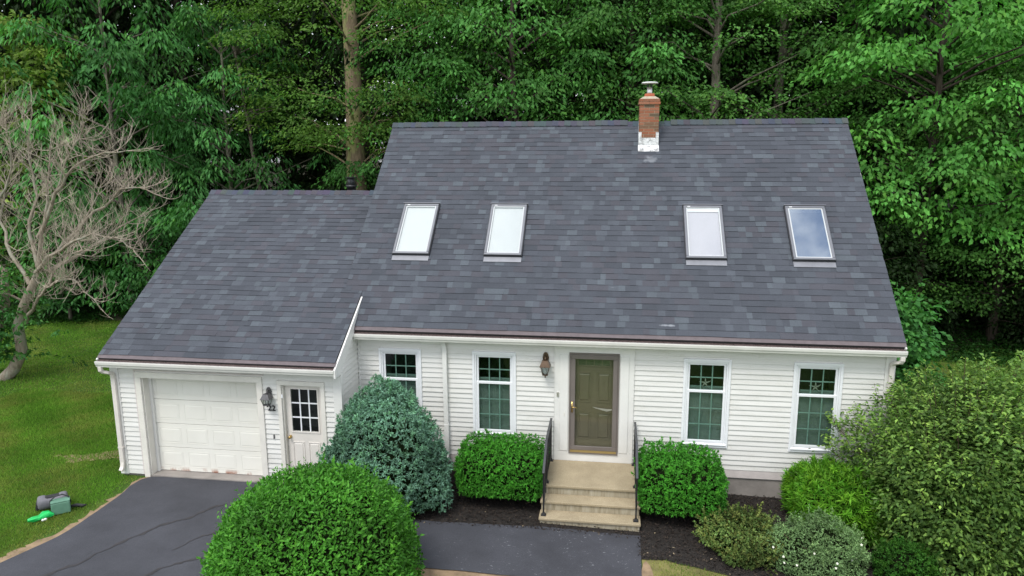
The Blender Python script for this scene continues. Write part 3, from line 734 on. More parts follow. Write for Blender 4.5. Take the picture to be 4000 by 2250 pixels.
def roof_parts():
    def slab(name, F, L, x0, x1, s0, s1, below):
        m = MB()
        q = [F.pt(x, s, h) for h in (0.0, -below) for x, s in ((x0, s0), (x1, s0), (x1, s1), (x0, s1))]
        m.add(q, [(0, 1, 2, 3), (7, 6, 5, 4), (0, 4, 5, 1), (1, 5, 6, 2), (2, 6, 7, 3), (3, 7, 4, 0)])
        return m
    r1 = slab('roof', FM, LM, GR+0.005, MR_-0.03, 0.1, LM, 0.13)
    q = slab('roof', FM, LM, ML+0.03, GR+0.005, si+0.03, LM, 0.13); r1.add(q.v, q.f)
    # rear slope
    yb, zb = 2*MRY-MY, MZ
    m = r1; m.add([(ML, MRY, MRZ), (MR_, MRY, MRZ), (MR_, yb, zb), (ML, yb, zb), (ML, MRY, MRZ-.16), (MR_, MRY, MRZ-.16), (MR_, yb, zb-.14), (ML, yb, zb-.14)],
                  [(0, 1, 2, 3), (7, 6, 5, 4), (1, 5, 6, 2), (2, 6, 7, 3), (3, 7, 4, 0)], (0.06, 0.06, 0.065))
    main_roof = m.build('roof', M['roof_deck'], house)
    g = slab('roof', FG, LG, GL+0.03, GR-0.02, 0.1, sg+0.1, 0.10)
    q = slab('roof', FG, LG, GL+0.03, ML+0.1, sg+0.1, LG, 0.10); g.add(q.v, q.f)
    yb = 2*GRY-GYE
    g.add([(GL, GRY, GRZ), (ML+.1, GRY, GRZ), (ML+.1, yb, GZ), (GL, yb, GZ), (GL, GRY, GRZ-.16), (ML+.1, GRY, GRZ-.16), (ML+.1, yb, GZ-.14), (GL, yb, GZ-.14)],
          [(0, 1, 2, 3), (7, 6, 5, 4), (1, 5, 6, 2), (2, 6, 7, 3), (3, 7, 4, 0)], (0.06, 0.06, 0.065))
    gar_roof = g.build('roof', M['roof_deck'], house)
    gar_roof['label'] = 'lower shingle roof over the garage'
    main_roof['label'] = 'tall shingle roof with skylights over the main house'
    allsh = [(t, main_roof) for t in main_sh]+[(t, gar_roof) for t in gar_sh]
    def score(e):
        F, a, b, s0, s1, t, c, jl, jr = e[0]
        p = np.array(F.pt((a+b)/2, s0, 0)); d = p-CAM; r = np.linalg.norm(d); n = np.array((0, F.n[0], F.n[1]))
        return -(b-a)*abs(d@n)/r**3
    allsh.sort(key=score)
    # about 300 of the largest-looking shingles as parts of their own
    for e, par in allsh[:300]:
        m = MB(); shingle_geo(m, *e); m.build('shingle', M['shingle'], par, tint=True)
    for par in (main_roof, gar_roof):
        m = MB()
        for e, p in allsh[300:]:
            if p is par: shingle_geo(m, *e)
        o = m.build('shingle_field', M['shingle'], par, tint=True); o['kind'] = 'stuff'
    # ridge caps
    def caps(x0, x1, F, ry, rz, par, lift, skip=(), seed=4):
        rr = random.Random(seed); x = x0
        while x < x1-0.02:
            w = 0.147
            a, b = x, min(x+w+0.03, x1); x += w
            cx = (a+b)/2
            lf = lift
            if any(s0 < cx < s1 for s0, s1 in skip): lf = 0.012
            p = F.s[1]/F.s[0]; r = 0.155; k = 1/math.sqrt(1+p*p)
            j = rr.uniform(-.006, .006); th = 0.010
            dy, dz = r*k, r*k*p
            h0, h1 = lf+0.012+j, lf+0.004+j
            m = MB()
            m.add([(a, ry-dy, rz-dz+h0), (a, ry, rz+h0+0.01), (a, ry+dy, rz-dz+h0), (b, ry-dy, rz-dz+h1), (b, ry, rz+h1+0.01), (b, ry+dy, rz-dz+h1),
                   (a, ry-dy, rz-dz+h0-th-lf*.1), (a, ry, rz+h0-th), (a, ry+dy, rz-dz+h0-th-lf*.1), (b, ry-dy, rz-dz+h1-th-lf*.1), (b, ry, rz+h1-th), (b, ry+dy, rz-dz+h1-th-lf*.1)],
                  [(0, 3, 4, 1), (1, 4, 5, 2), (6, 9, 3, 0), (2, 5, 11, 8), (0, 1, 7, 6), (1, 2, 8, 7), (3, 9, 10, 4), (4, 10, 11, 5)],
                  tuple(v*rr.uniform(.9, 1.2) for v in (0.060, 0.066, 0.080)))
            m.build('ridge_cap', M['shingle'], par, tint=True)
    caps(ML-0.01, MR_+0.01, FM, MRY, MRZ, main_roof, 0.042, skip=[(0.42, 1.44)])
    caps(GL-0.01, ML+0.13, FG, GRY, GRZ, gar_roof, 0.02, seed=5)
    # bare edge strip above the gutter and the gutter guard
    for F, x0, x1, par in ((FM, GR+0.03, MR_, main_roof), (FG, GL, GR+0.02, gar_roof)):
        m = MB(); q = [F.pt(x, s, h) for x, s, h in ((x0, 0.088, 0.004), (x1, 0.088, 0.004), (x1, 0.2, 0.008), (x0, 0.2, 0.008), (x0, 0.088, -0.006), (x1, 0.088, -0.006))]
        m.add(q, [(0, 1, 2, 3), (4, 5, 1, 0)]); m.build('drip_edge', M['mauve'], par)
    # rake edge trims
    for F, x, L, s0, par in ((FM, MR_-0.028, LM, 0.05, main_roof), (FM, ML+0.0, LM, si, main_roof), (FG, GL+0.0, LG, 0.05, gar_roof)):
        m = MB(); w = 0.026
        q = [F.pt(xx, s, h) for h in (-0.001, -0.16) for xx, s in ((x, s0), (x+w, s0), (x+w, L), (x, L))]
        m.add(q, [(0, 1, 2, 3), (7, 6, 5, 4), (0, 4, 5, 1), (1, 5, 6, 2), (2, 6, 7, 3), (3, 7, 4, 0)])
        m.build('rake_board', M['trim'], house)
    return main_roof, gar_roof
main_roof, gar_roof = roof_parts()

# ---- gutters: ogee profile, open at the top under the guard
def gutter(x0, x1, y, z):
    g = MB(); w, h, t = 0.115, 0.118, 0.004
    prof = [(y+w, z-0.01), (y+w, z-h), (y+0.035, z-h), (y+0.026, z-h+0.03), (y+0.008, z-h+0.055), (y+0.002, z-0.028), (y, z-0.024), (y, z),
            (y+0.02, z), (y+0.02, z-0.012), (y+0.008, z-0.022), (y+0.013, z-h+0.06), (y+0.031, z-h+0.034), (y+0.04, z-h+t), (y+w-t, z-h+t), (y+w-t, z-0.01)]
    g.prism(prof, 'x', x0, x1)
    o = g.build('gutter', M['gutter'], house)
    e = MB()
    for xx in (x0-0.003, x1): e.prism([(y+w, z-0.005), (y+w, z-h), (y+0.035, z-h), (y+0.026, z-h+0.03), (y+0.008, z-h+0.055), (y+0.002, z-0.028), (y, z)], 'x', xx, xx+0.003)
    e.build('end_cap', M['gutter'], o)
    m = MB(); m.add([(x0, y+0.021, z-0.012), (x1, y+0.021, z-0.012), (x1, y+w+0.02, z+0.03), (x0, y+w+0.02, z+0.03)], [(0, 1, 2, 3)])
    m.build('gutter_guard', M['guard'], o)
gutter(GX1+0.025, MR_, MY, MZ-0.005)
gutter(GL, GX1-0.012, GYE, GZ-0.005)

def rect_tube(m, pts, w=0.075, d=0.055):
    """downspout: rectangular section swept along a path in any direction"""
    pts = [Vector(p) for p in pts]; vs_, fs = [], []
    for i, p in enumerate(pts):
        t = (pts[min(i+1, len(pts)-1)]-pts[max(0, i-1)]).normalized()
        a = Vector((1, 0, 0)) if abs(t.x) < 0.75 else Vector((0, 0, 1))
        a = (a-t*a.dot(t)).normalized(); b = t.cross(a)
        vs_ += [p+a*w/2+b*d/2, p-a*w/2+b*d/2, p-a*w/2-b*d/2, p+a*w/2-b*d/2]
    for i in range(len(pts)-1):
        for k in range(4): fs.append((i*4+k, i*4+(k+1) % 4, i*4+4+(k+1) % 4, i*4+4+k))
    fs += [(3, 2, 1, 0), tuple(len(vs_)-4+k for k in range(4))]
    m.add(vs_, fs)
def downspouts():
    y = GY-0.055
    m = MB(); rect_tube(m, [(-9.68, GYE+0.06, 2.385), (-9.68, GYE+0.065, 2.30), (-9.66, GYE+0.10, 2.26), (-9.60, y-0.10, 2.235), (-9.575, y-0.03, 2.20), (-9.57, y, 2.10), (-9.57, y, 1.0), (-9.57, y, 0.32), (-9.575, y-0.02, 0.22), (-9.58, y-0.07, 0.15)], 0.08, 0.06)
    o = m.build('downspout', M['downspout'], house); bevel(o, 0.008)
    MB().box(-9.625, -9.515, y-0.034, y+0.03, 0.62, 0.65).build('strap', M['downspout'], o)
    y = -0.06
    m = MB(); rect_tube(m, [(-3.55, -0.13, 2.835), (-3.5, -0.11, 2.80), (-3.2, -0.07, 2.79), (-3.1, y, 2.76), (-3.08, y, 2.66), (-3.075, y, 1.5), (-3.07, y, 1.05)], 0.09, 0.06)
    rect_tube(m, [(-3.07, y, 1.07), (-3.07, y, 0.50), (-3.07, y-0.01, 0.44), (-3.07, y-0.08, 0.36)], 0.098, 0.068)
    o = m.build('downspout', M['trim'], house); bevel(o, 0.008)
    m = MB(); rect_tube(m, [(5.36, MY+0.06, 2.835), (5.36, MY+0.062, 2.77), (5.35, MY+0.09, 2.72), (5.29, -0.12, 2.68), (5.27, -0.07, 2.64), (5.265, -0.06, 2.55), (5.265, -0.06, 1.2), (5.265, -0.06, 0.2)], 0.08, 0.06)
    o = m.build('downspout', M['downspout'], house); bevel(o, 0.008)
downspouts()

# ---- windows
def window(xc, starfish):
    w = empty('window', (xc, 0, WT-WH)); w.parent = house
    h = WW/2; H = WH
    def part(name, m, mat, parent=w): return m.build(name, mat, parent)
    m = MB(); m.ring(-h, h, 0, H, 0.05, -0.034, 0.011); m.ring(-h+0.0505, h-0.0505, 0.0505, H-0.0505, 0.03, -0.020, 0.10)
    bevel(part('frame', m, M['vinyl']), 0.006)
    m = MB(); m.prism([(-0.055, 0.055), (-0.055, 0.07), (0.02, 0.098), (0.02, 0.055)], 'x', -h+0.03, h-0.03); part('sill', m, M['vinyl'])
    x0, x1 = -h+0.082, h-0.082
    zm = 1.96-(WT-WH); zb = 0.10; zt = H-0.082
    up = MB().ring(x0, x1, zm-0.02, zt, 0.042, 0.012, 0.045); lo = MB().ring(x0, x1, zb, zm+0.022, 0.045, -0.012, 0.0115)
    bevel(part('sash', up, M['vinyl']), 0.004); bevel(part('sash', lo, M['vinyl']), 0.004)
    gx0, gx1 = x0+0.043, x1-0.043
    part('pane', MB().box(gx0, gx1, 0.024, 0.028, zm+0.02, zt-0.042), M['glass'])
    part('pane', MB().box(gx0, gx1, -0.004, 0.0, zb+0.045, zm-0.022), M['glass'])
    def grid(za, zb_, rows, y, name):
        b = 0.011
        for k in (1, 2):
            x = gx0+(gx1-gx0)*k/3; part('muntin', MB().box(x-b, x+b, y, y+0.006, za, zb_), M['grille'])
        for k in range(1, rows):
            z = za+(zb_-za)*k/rows; part('muntin', MB().box(gx0, gx1, y-0.001, y+0.005, z-b, z+b), M['grille'])
    grid(zm+0.02, zt-0.042, 2, 0.031, 'u'); grid(zb+0.045, zm-0.022, 3, 0.004, 'l')
    # cellular shade pulled up from below, with its top rail; reflected green is in its colour
    part('shade', MB().box(x0, x1, 0.075, 0.085, zb, zm+0.055), M['shade'])
    part('shade_rail', MB().box(x0, x1, 0.060, 0.095, zm+0.055, zm+0.085), M['sill_wood'])
    m = MB(); m.box(x0-0.08, x1+0.08, 0.75, 0.77, -0.2, H+0.2); part('dark_backing', m, M['dark_room'])
    if starfish:
        s = MB(); c = (-0.02, 0.045, zm+0.155)
        rr = random.Random(xc)
        for k in range(5):
            a = math.pi/2+k*2*math.pi/5+rr.uniform(-.12, .12)
            L = 0.115
            s.tube([c, (c[0]+math.cos(a)*L*.5, c[1], c[2]+math.sin(a)*L*.5), (c[0]+math.cos(a+.1)*L, c[1]+.005, c[2]+math.sin(a+.1)*L)], [0.02, 0.012, 0.004], 6)
        s.v = [(v[0]+xc, v[1], v[2]+WT-WH) for v in s.v]
        o = s.build('starfish', M['starfish'], None, True)
        tag(o, 'dried starfish standing in the window '+starfish, 'starfish', 'starfish in the windows')
window(WINS[0], None); window(WINS[1], None)
window(WINS[2], 'just right of the front door'); window(WINS[3], 'farthest right, beside the big shrub')

# ---- front entrance: white surround, storm door over an olive door
def front_door():
    m = MB(); x0, x1 = surround[0], surround[1]
    dl, dr = DX-0.4825, DX+0.4825
    m.box(x0, dl-0.002, -0.026, 0.011, 0.62, 2.828); m.box(dr+0.002, x1, -0.026, 0.011, 0.62, 2.828); m.box(dl-0.002, dr+0.002, -0.026, 0.011, 2.648, 2.828)
    s = m.build('door_surround', M['trim'], house)
    for a, b in ((x0+0.1, dl-0.02), (dr+0.02, x1-0.09)): bevel(MB().box(a, b, -0.040, -0.0265, 0.622, 2.60).build('pilaster', M['trim'], s), 0.005)
    for a, b in ((x0-0.012, x0-0.0005), (x1+0.0005, x1+0.012)): MB().box(a, b, -0.034, 0.011, 0.43, 2.828).build('edge_trim', M['trim'], s)
    MB().box(x0, x1, -0.030, 0.011, 0.415, 0.618).build('sill_board', M['trim'], s)
    MB().box(-0.845, -0.805, -0.045, -0.0268, 1.745, 1.83).build('doorbell', M['steel'], s)
    MB().box(-0.70, -0.685, -0.05, -0.0405, 1.35, 1.42).build('latch_plate', M['trim_cream'], s)
    # storm door
    d = empty('storm_door', (DX, 0, 0.5756)); d.parent = house; d['label'] = 'taupe storm door with a full glass panel'
    H = 2.07; w = 0.4825
    MB().ring(-w, w, 0.0, H, 0.028, -0.05, -0.012).build('jamb', M['taupe'], d)
    f = MB().ring(-w+0.03, w-0.03, 0.075, H-0.035, 0.088, -0.046, -0.016); bevel(f.build('frame', M['taupe'], d), 0.008)
    MB().box(-w+0.03, w-0.03, -0.052, -0.012, 0.03, 0.0745).build('kick_plate', M['kick'], d)
    gx0, gx1, gz0, gz1 = -w+0.118, w-0.118, 0.163, H-0.123
    MB().box(gx0, gx1, -0.030, -0.026, gz0, gz1).build('pane', M['glass'], d)
    h = MB(); h.box(-w+0.045, -w+0.075, -0.058, -0.0465, 0.86, 1.08)
    h.tube([(-w+0.06, -0.06, 0.985), (-w+0.06, -0.10, 0.985), (-w+0.10, -0.105, 0.982), (-w+0.17, -0.10, 0.972)], [0.011, 0.011, 0.010, 0.007], 8)
    h.build('handle', M['brass'], d, True)
    # a torn strip of tape across the glass
    MB().add([(-0.03, -0.033, 0.985), (0.11, -0.033, 0.965), (0.27, -0.033, 0.95), (0.355, -0.033, 0.955), (0.355, -0.033, 0.925), (0.25, -0.033, 0.90), (0.12, -0.033, 0.935), (0.05, -0.033, 0.95)], [(0, 7, 6, 1), (1, 6, 5, 2), (2, 5, 4, 3)]).build('tape', M['steel'], d)
    # main door
    e = empty('front_door', (DX, 0.05, 0.5756)); e.parent = house; e['label'] = 'olive panelled front door behind the storm door'
    m = MB(); m.box(-0.455, 0.455, 0.0, 0.045, 0.02, H-0.02); m.build('leaf', M['olive'], e)
    for px in (-0.19, 0.19):
        for z0, z1 in ((0.28, 0.84), (1.05, 1.66)):
            m = MB().ring(px-0.135, px+0.135, z0, z1, 0.02, -0.012, -0.0005); m.frustum(px-0.1, px+0.1, z0+0.035, z1-0.035, -0.0005, -0.011, 0.02)
            m.build('panel', M['olive'], e)
    MB().ring(-0.33, 0.33, 1.78, 1.94, 0.022, -0.014, -0.0005).build('light_frame', M['olive'], e)
    for k in range(4):
        a = -0.305+k*0.1545; MB().box(a, a+0.135, -0.006, -0.0006, 1.805, 1.915).build('pane', M['glass'], e)
front_door()

# ---- garage door and side entry
def garage_door():
    c = MB(); x0, x1, zt, w = -9.13, -6.462, 2.23, 0.118
    y0, y1 = GY-0.035, GY+0.011
    c.box(x0, x0+w, y0, y1, -0.02, zt-w); c.box(x1-w, x1, y0, y1, -0.02, zt-w); c.box(x0, x1, y0, y1, zt-w, zt)
    o = bevel(c.build('garage_door_casing', M['trim_cream'], house), 0.006)
    MB().box(x0-0.03, x0-0.001, GY-0.02, GY+0.011, 0.06, zt+0.02).box(x0-0.03, x1+0.03, GY-0.02, GY+0.011, zt+0.021, zt+0.045).build('edge_trim', M['skirt'], o)
    yd = -0.775
    j = MB(); j.box(-9.012, -8.99, GY+0.0115, yd+0.05, -0.02, 2.115); j.box(-6.592, -6.57, GY+0.0115, yd+0.05, -0.02, 2.115); j.box(-8.989, -6.593, GY+0.0115, yd+0.05, 2.095, 2.115)
    j.build('jamb', M['trim_cream'], o)
    for a, b in ((-8.9895, -8.94), (-6.64, -6.5925)): MB().box(a, b, yd-0.05, yd-0.002, 0.051, 2.094).build('door_stop', M['trim'], o)
    d = empty('garage_door', (-8.989, yd, 0.055)); d.parent = house; d['label'] = 'cream overhead garage door of sixteen raised panels, rusty along the bottom'
    W, H = 2.396, 2.05; sh = H/4
    pm = None
    for r in range(4):
        m = MB(); m.box(0, W, 0.0, 0.045, r*sh+0.004, (r+1)*sh-0.004); bevel(m.build('section', M['garage_paint'], d), 0.004)
        for k in range(4):
            pw = (W-0.10)/4
            if pm is None:
                m = MB(); a, b = 0.055, pw-0.055; z0, z1 = 0.085, sh-0.085
                m.ring(a, b, z0, z1, 0.014, -0.0035, -0.0005); m.frustum(a+0.024, b-0.024, z0+0.024, z1-0.024, -0.0005, -0.0045, 0.022)
                pm = m.mesh('panel')
            p = link('panel', pm, M['garage_paint'], d); p.location = (0.05+k*pw, 0, r*sh)
    MB().box(-9.0, -6.58, GY-0.02, yd+0.3, -0.1, 0.05).build('threshold', M['concrete'], o)
garage_door()
def entry_door():
    x0, x1, zt, w = -6.166, -5.204, 2.17, 0.085
    c = MB(); y0, y1 = GY-0.03, GY+0.011
    c.box(x0, x0+w, y0, y1, 0.02, zt-w); c.box(x1-w, x1, y0, y1, 0.02, zt-w); c.box(x0, x1, y0, y1, zt-w, zt)
    o = bevel(c.build('entry_casing', M['trim_cream'], house), 0.008)
    yd = GY+0.085
    j = MB(); j.box(-6.081, -6.06, GY+0.0115, yd+0.05, 0.02, 2.084); j.box(-5.288, -5.268, GY+0.0115, yd+0.05, 0.02, 2.084); j.box(-6.059, -5.289, GY+0.0115, yd+0.05, 2.064, 2.084); j.build('jamb', M['trim_cream'], o)
    MB().box(-6.075, -6.045, GY-0.045, GY-0.0305, 1.83, 1.90).build('sensor', M['vinyl'], o)
    d = empty('entry_door', (-6.056, yd, 0.05)); d.parent = house; d['label'] = 'pale garage entry door with nine small panes'
    W, H = 0.764, 2.01
    # stile and rail leaf around the glazed opening
    gx0, gx1, gz0, gz1 = 0.105, W-0.105, 1.06, 1.94
    m = MB(); m.box(0, gx0, 0, 0.045, 0, H); m.box(gx1, W, 0, 0.045, 0, H); m.box(gx0, gx1, 0, 0.045, 0, gz0); m.box(gx0, gx1, 0, 0.045, gz1, H); m.build('leaf', M['entry_paint'], d)
    MB().ring(gx0-0.02, gx1+0.02, gz0-0.02, gz1+0.02, 0.03, -0.012, -0.0005).build('light_frame', M['entry_paint'], d)
    b = 0.012
    for k in (1, 2):
        x = gx0+(gx1-gx0)*k/3; MB().box(x-b, x+b, 0.004, 0.016, gz0, gz1).build('muntin', M['vinyl'], d)
        z = gz0+(gz1-gz0)*k/3; MB().box(gx0, gx1, 0.003, 0.015, z-b, z+b).build('muntin', M['vinyl'], d)
    for i in range(3):
        for k in range(3):
            a = gx0+(gx1-gx0)*i/3+b; c0 = gz0+(gz1-gz0)*k/3+b
            MB().box(a, a+(gx1-gx0)/3-2*b, 0.0165, 0.0195, c0, c0+(gz1-gz0)/3-2*b).build('pane', M['glass'], d)
    MB().box(gx0, gx1, 0.3, 0.32, gz0, gz1).build('dark_backing', M['dark_room'], d)
    for px in (0.22, W-0.22):
        m = MB().ring(px-0.12, px+0.12, 0.2, 0.85, 0.016, -0.010, -0.0005); m.frustum(px-0.09, px+0.09, 0.23, 0.82, -0.0005, -0.010, 0.018); m.build('panel', M['entry_paint'], d)
    k = MB(); k.tube([(0.06, -0.001, 0.95), (0.06, -0.012, 0.95), (0.06, -0.03, 0.95), (0.06, -0.042, 0.95), (0.06, -0.065, 0.95), (0.06, -0.075, 0.95)], [0.033, 0.033, 0.012, 0.018, 0.03, 0.018], 14)
    k.build('knob', M['brass'], d, True)
    MB().box(-6.30, -6.28, GY-0.03, GY-0.01, 0.98, 1.06).build('keypad', M['lantern_grey'], house)
entry_door()
def house_number():
    for k, x in enumerate((-6.375, -6.295)):
        cu = bpy.data.curves.new('number', 'FONT'); cu.body = '2'; cu.size = 0.155; cu.extrude = 0.006; cu.offset = 0.003
        t = bpy.data.objects.new('tmp', cu); COL.objects.link(t)
        me = bpy.data.meshes.new_from_object(t.evaluated_get(bpy.context.evaluated_depsgraph_get()))
        bpy.data.objects.remove(t)
        me.materials.clear()
        o = link('house_number', me, M['black_metal'], house); o.rotation_euler = (math.pi/2, 0, 0); o.location = (x, GY-0.028, 1.56)
house_number()

# ---- chimney
def chimney():
    x0, x1, y0, y1 = 0.725, 1.165, 3.6, 4.04
    ch = empty('chimney', ((x0+x1)/2, (y0+y1)/2, 6.5)); ch.parent = house
    off = Vector((-(x0+x1)/2, -(y0+y1)/2, -6.5))
    def loc(m): m.v = [tuple(Vector(v)+off) for v in m.v]; return m
    g = 0.006; top = 7.64; zb = 6.60; hc = 0.0665
    loc(MB().box(x0+g, x1-g, y0+g, y1-g, 6.2, top-0.004)).build('mortar_core', M['mortar'], ch)
    rr = random.Random(9); j = 0.011
    def brick(a, b, c, d, z, h):
        t = rr.choice([(0.30, 0.115, 0.065), (0.33, 0.135, 0.08), (0.26, 0.105, 0.06), (0.29, 0.13, 0.08), (0.21, 0.12, 0.075)])
        if rr.random() < 0.06: t = (0.12, 0.09, 0.06)
        k = rr.uniform(.9, 1.1); e = rr.uniform(0, 0.002)
        loc(MB().box(a-e, b+e, c-e, d+e, z, z+h, tuple(v*k for v in t))).build('brick', M['brick'], ch, tint=True)
    n = int((top-zb)/hc)
    for i in range(n):
        z = top-(i+1)*hc+j; h = hc-j; gr = 0.0
        if i == 1: gr = 0.022
        elif i == 0: gr = 0.010
        X0, X1, Y0, Y1 = x0-gr, x1+gr, y0-gr, y1+gr; bw = 0.10; ym = (Y0+Y1)/2; xm = (X0+X1)/2
        if i % 2:
            for a, b in ((X0, xm-j/2), (xm+j/2, X1)): brick(a, b, Y0, Y0+bw, z, h); brick(a, b, Y1-bw, Y1, z, h)
            for a, b in ((X0, X0+bw), (X1-bw, X1)): brick(a, b, Y0+bw+j, Y1-bw-j, z, h)
        else:
            for a, b in ((X0+bw+j, X1-bw-j),): brick(a, b, Y0, Y0+bw, z, h); brick(a, b, Y1-bw, Y1, z, h)
            for a, b in ((X0, X0+bw), (X1-bw, X1)):
                for c, d in ((Y0, ym-j/2), (ym+j/2, Y1)): brick(a, b, c, d, z, h)
    # wash, flue tile, liner pipe and cap
    cx, cy = 0.945, 3.82
    m = MB(); a, b = 0.225, 0.125
    m.add([(cx-a, cy-a, 7.636), (cx+a, cy-a, 7.636), (cx+a, cy+a, 7.636), (cx-a, cy+a, 7.636), (cx-b, cy-b, 7.70), (cx+b, cy-b, 7.70), (cx+b, cy+b, 7.70), (cx-b, cy+b, 7.70)],
          [(4, 5, 6, 7), (0, 1, 5, 4), (1, 2, 6, 5), (2, 3, 7, 6), (3, 0, 4, 7)]); loc(m).build('crown_wash', M['mortar'], ch)
    bevel(loc(MB().box(cx-0.112, cx+0.112, cy-0.112, cy+0.112, 7.66, 7.762)).build('flue_tile', M['flue'], ch), 0.02)
    loc(MB().lathe([(0.062, 7.76), (0.07, 7.765), (0.062, 7.80), (0.062, 7.905)], (cx, cy, 0))).build('liner_pipe', M['steel'], ch, True)
    c = MB()
    for k in range(10):
        a = k*math.pi/5; c.tube([(cx+0.055*math.cos(a), cy+0.055*math.sin(a), 7.90), (cx+0.055*math.cos(a), cy+0.055*math.sin(a), 7.99)], 0.006, 4)
    loc(c).build('spark_screen', M['black_metal'], ch)
    loc(MB().lathe([(0.05, 7.982), (0.17, 7.985), (0.195, 8.0), (0.17, 8.018), (0.05, 8.03)], (cx, cy, 0), 24)).build('rain_cap', M['cap_white'], ch, True)
    # sealed flashing: apron on the slope and an upstand with stepped sides
    s = 1/math.sqrt(1+MP*MP)
    m = MB(); yb = y0-0.004
    zr = lambda y: mz(y)
    m.add([(x0-.015, y0-.14, zr(y0-.14)+.024), (x1+.015, y0-.14, zr(y0-.14)+.024), (x1+.015, y0-.006, zr(y0)+.035), (x0-.015, y0-.006, zr(y0)+.035)], [(0, 1, 2, 3)])
    m.add([(x0-.006, y0-.006, zr(y0)+.02), (x1+.006, y0-.006, zr(y0)+.02), (x1+.006, y0-.007, zr(y0)+.20), (x0-.006, y0-.007, zr(y0)+.20)], [(0, 1, 2, 3)])
    for xa, xb in ((x0-.006, x0+.06), (x1-.06, x1+.006)):
        m.add([(xa, y0-.0065, zr(y0)+.20), (xb, y0-.0065, zr(y0)+.20), (xb, y0-.0065, zr(y0)+.33), (xa, y0-.0065, zr(y0)+.33)], [(0, 1, 2, 3)])
    for xs in (x0-.007, x1+.007):
        m.add([(xs, y0-.007, zr(y0)), (xs, y1, zr(y1)), (xs, y1, zr(y1)+.26), (xs, y0-.007, zr(y0)+.33)], [(0, 1, 2, 3)])
    loc(m).build('flashing', M['flashing'], ch)
chimney()

# ---- skylights
def skylight(xc, blind, label):
    ya, za = 1.145, None
    s0 = (1.15-MY)*math.sqrt(1+MP*MP); s1 = (2.205-MY)*math.sqrt(1+MP*MP)
    sk = empty('skylight', FM.pt(xc, 0, 0)); sk.parent = house; sk['label'] = label
    base = Vector(FM.pt(xc, 0, 0)); w = 0.405
    def P(x, s, h): return tuple(Vector(FM.pt(xc+x, s, h))-base)
    def bar(m, x0, x1, a, b, h0, h1):
        q = [P(x, s, h) for h in (h0, h1) for x, s in ((x0, a), (x1, a), (x1, b), (x0, b))]
        m.add(q, [(3, 2, 1, 0), (4, 5, 6, 7), (0, 1, 5, 4), (1, 2, 6, 5), (2, 3, 7, 6), (3, 0, 4, 7)]); return m
    def rg(x0, x1, a, b, t, h0, h1):
        m = MB(); bar(m, x0, x1, a, a+t, h0, h1); bar(m, x0, x1, b-t, b, h0, h1); bar(m, x0, x0+t, a+t, b-t, h0, h1); bar(m, x1-t, x1, a+t, b-t, h0, h1); return m
    bevel(rg(-w, w, s0, s1, 0.03, 0.0, 0.075).build('curb', M['sky_gasket'], sk), 0.004)
    bevel(rg(-w+0.012, w-0.012, s0+0.004, s1-0.012, 0.052, 0.0755, 0.10).build('frame', M['sky_frame'], sk), 0.012)
    rg(-w+0.065, w-0.065, s0+0.057, s1-0.065, 0.024, 0.05, 0.082).build('inner_frame', M['inner_frame'], sk)
    bar(MB(), -w+0.09, w-0.09, s0+0.082, s1-0.09, 0.074, 0.079).build('pane', M['coated_glass' if blind is None else 'sky_glass'], sk)
    bar(MB(), -w+0.09, w-0.09, s0+0.082, s1-0.09, 0.035, 0.045).build('blind', M[blind] if blind else M['sky_sheet'], sk)
    if blind in (None, 'blind_warm'):
        bar(MB(), -w+0.09, w-0.09, s1-0.165, s1-0.091, 0.055, 0.066).build('blind_cassette', M['vinyl'], sk)
    bar(MB(), -w-0.01, w+0.01, s1-0.004, s1+0.012, 0.0, 0.112).build('head_flashing', M['sky_frame'], sk)
    bar(MB(), -w+0.01, w-0.01, s0-0.135, s0-0.001, 0.016, 0.030).build('apron_flashing', M['sky_sheet'], sk)
    MB().add([P(-w+0.09, s1-0.055, 0.1015), P(-w+0.15, s1-0.055, 0.1015), P(-w+0.15, s1-0.04, 0.1015), P(-w+0.09, s1-0.04, 0.1015)], [(0, 1, 2, 3)]).build('maker_plate', M['cap_white'], sk)
skylight(-4.05, 'blind', 'first skylight from the left, white blind down')
skylight(-2.08, 'blind', 'second skylight from the left, pale blue-white')
skylight(2.04, 'blind_warm', 'third skylight from the left, pinkish white')
skylight(4.10, None, 'skylight farthest right, reflecting blue sky')

def roof_vent():
    x, y = -6.26, 3.72; zb = GRZ-GP*(y-GRY)
    v = empty('vent_pipe', (x, y, zb)); v.parent = house
    MB().lathe([(0.15, -0.06), (0.135, 0.1), (0.115, 0.16), (0.115, 0.24)], (0, 0, 0), 18).build('boot', M['flashing'], v, True)
    MB().lathe([(0.11, 0.18), (0.11, 0.35), (0.135, 0.36), (0.135, 0.42)], (0, 0, 0), 18).build('pipe', M['black_metal'], v, True)
    MB().lathe([(0.095, 0.4), (0.085, 0.6)], (0, 0, 0), 18).build('inner_pipe', M['rail_top'], v, True)
    c = MB()
    for k in range(8):
        a = k*math.pi/4+.2; c.tube([(0.128*math.cos(a), 0.128*math.sin(a), 0.41), (0.128*math.cos(a), 0.128*math.sin(a), 0.60)], 0.007, 4)
    c.lathe([(0.12, 0.595), (0.14, 0.597), (0.14, 0.612), (0.12, 0.615)], (0, 0, 0), 18)
    c.build('cage', M['black_metal'], v)
roof_vent()

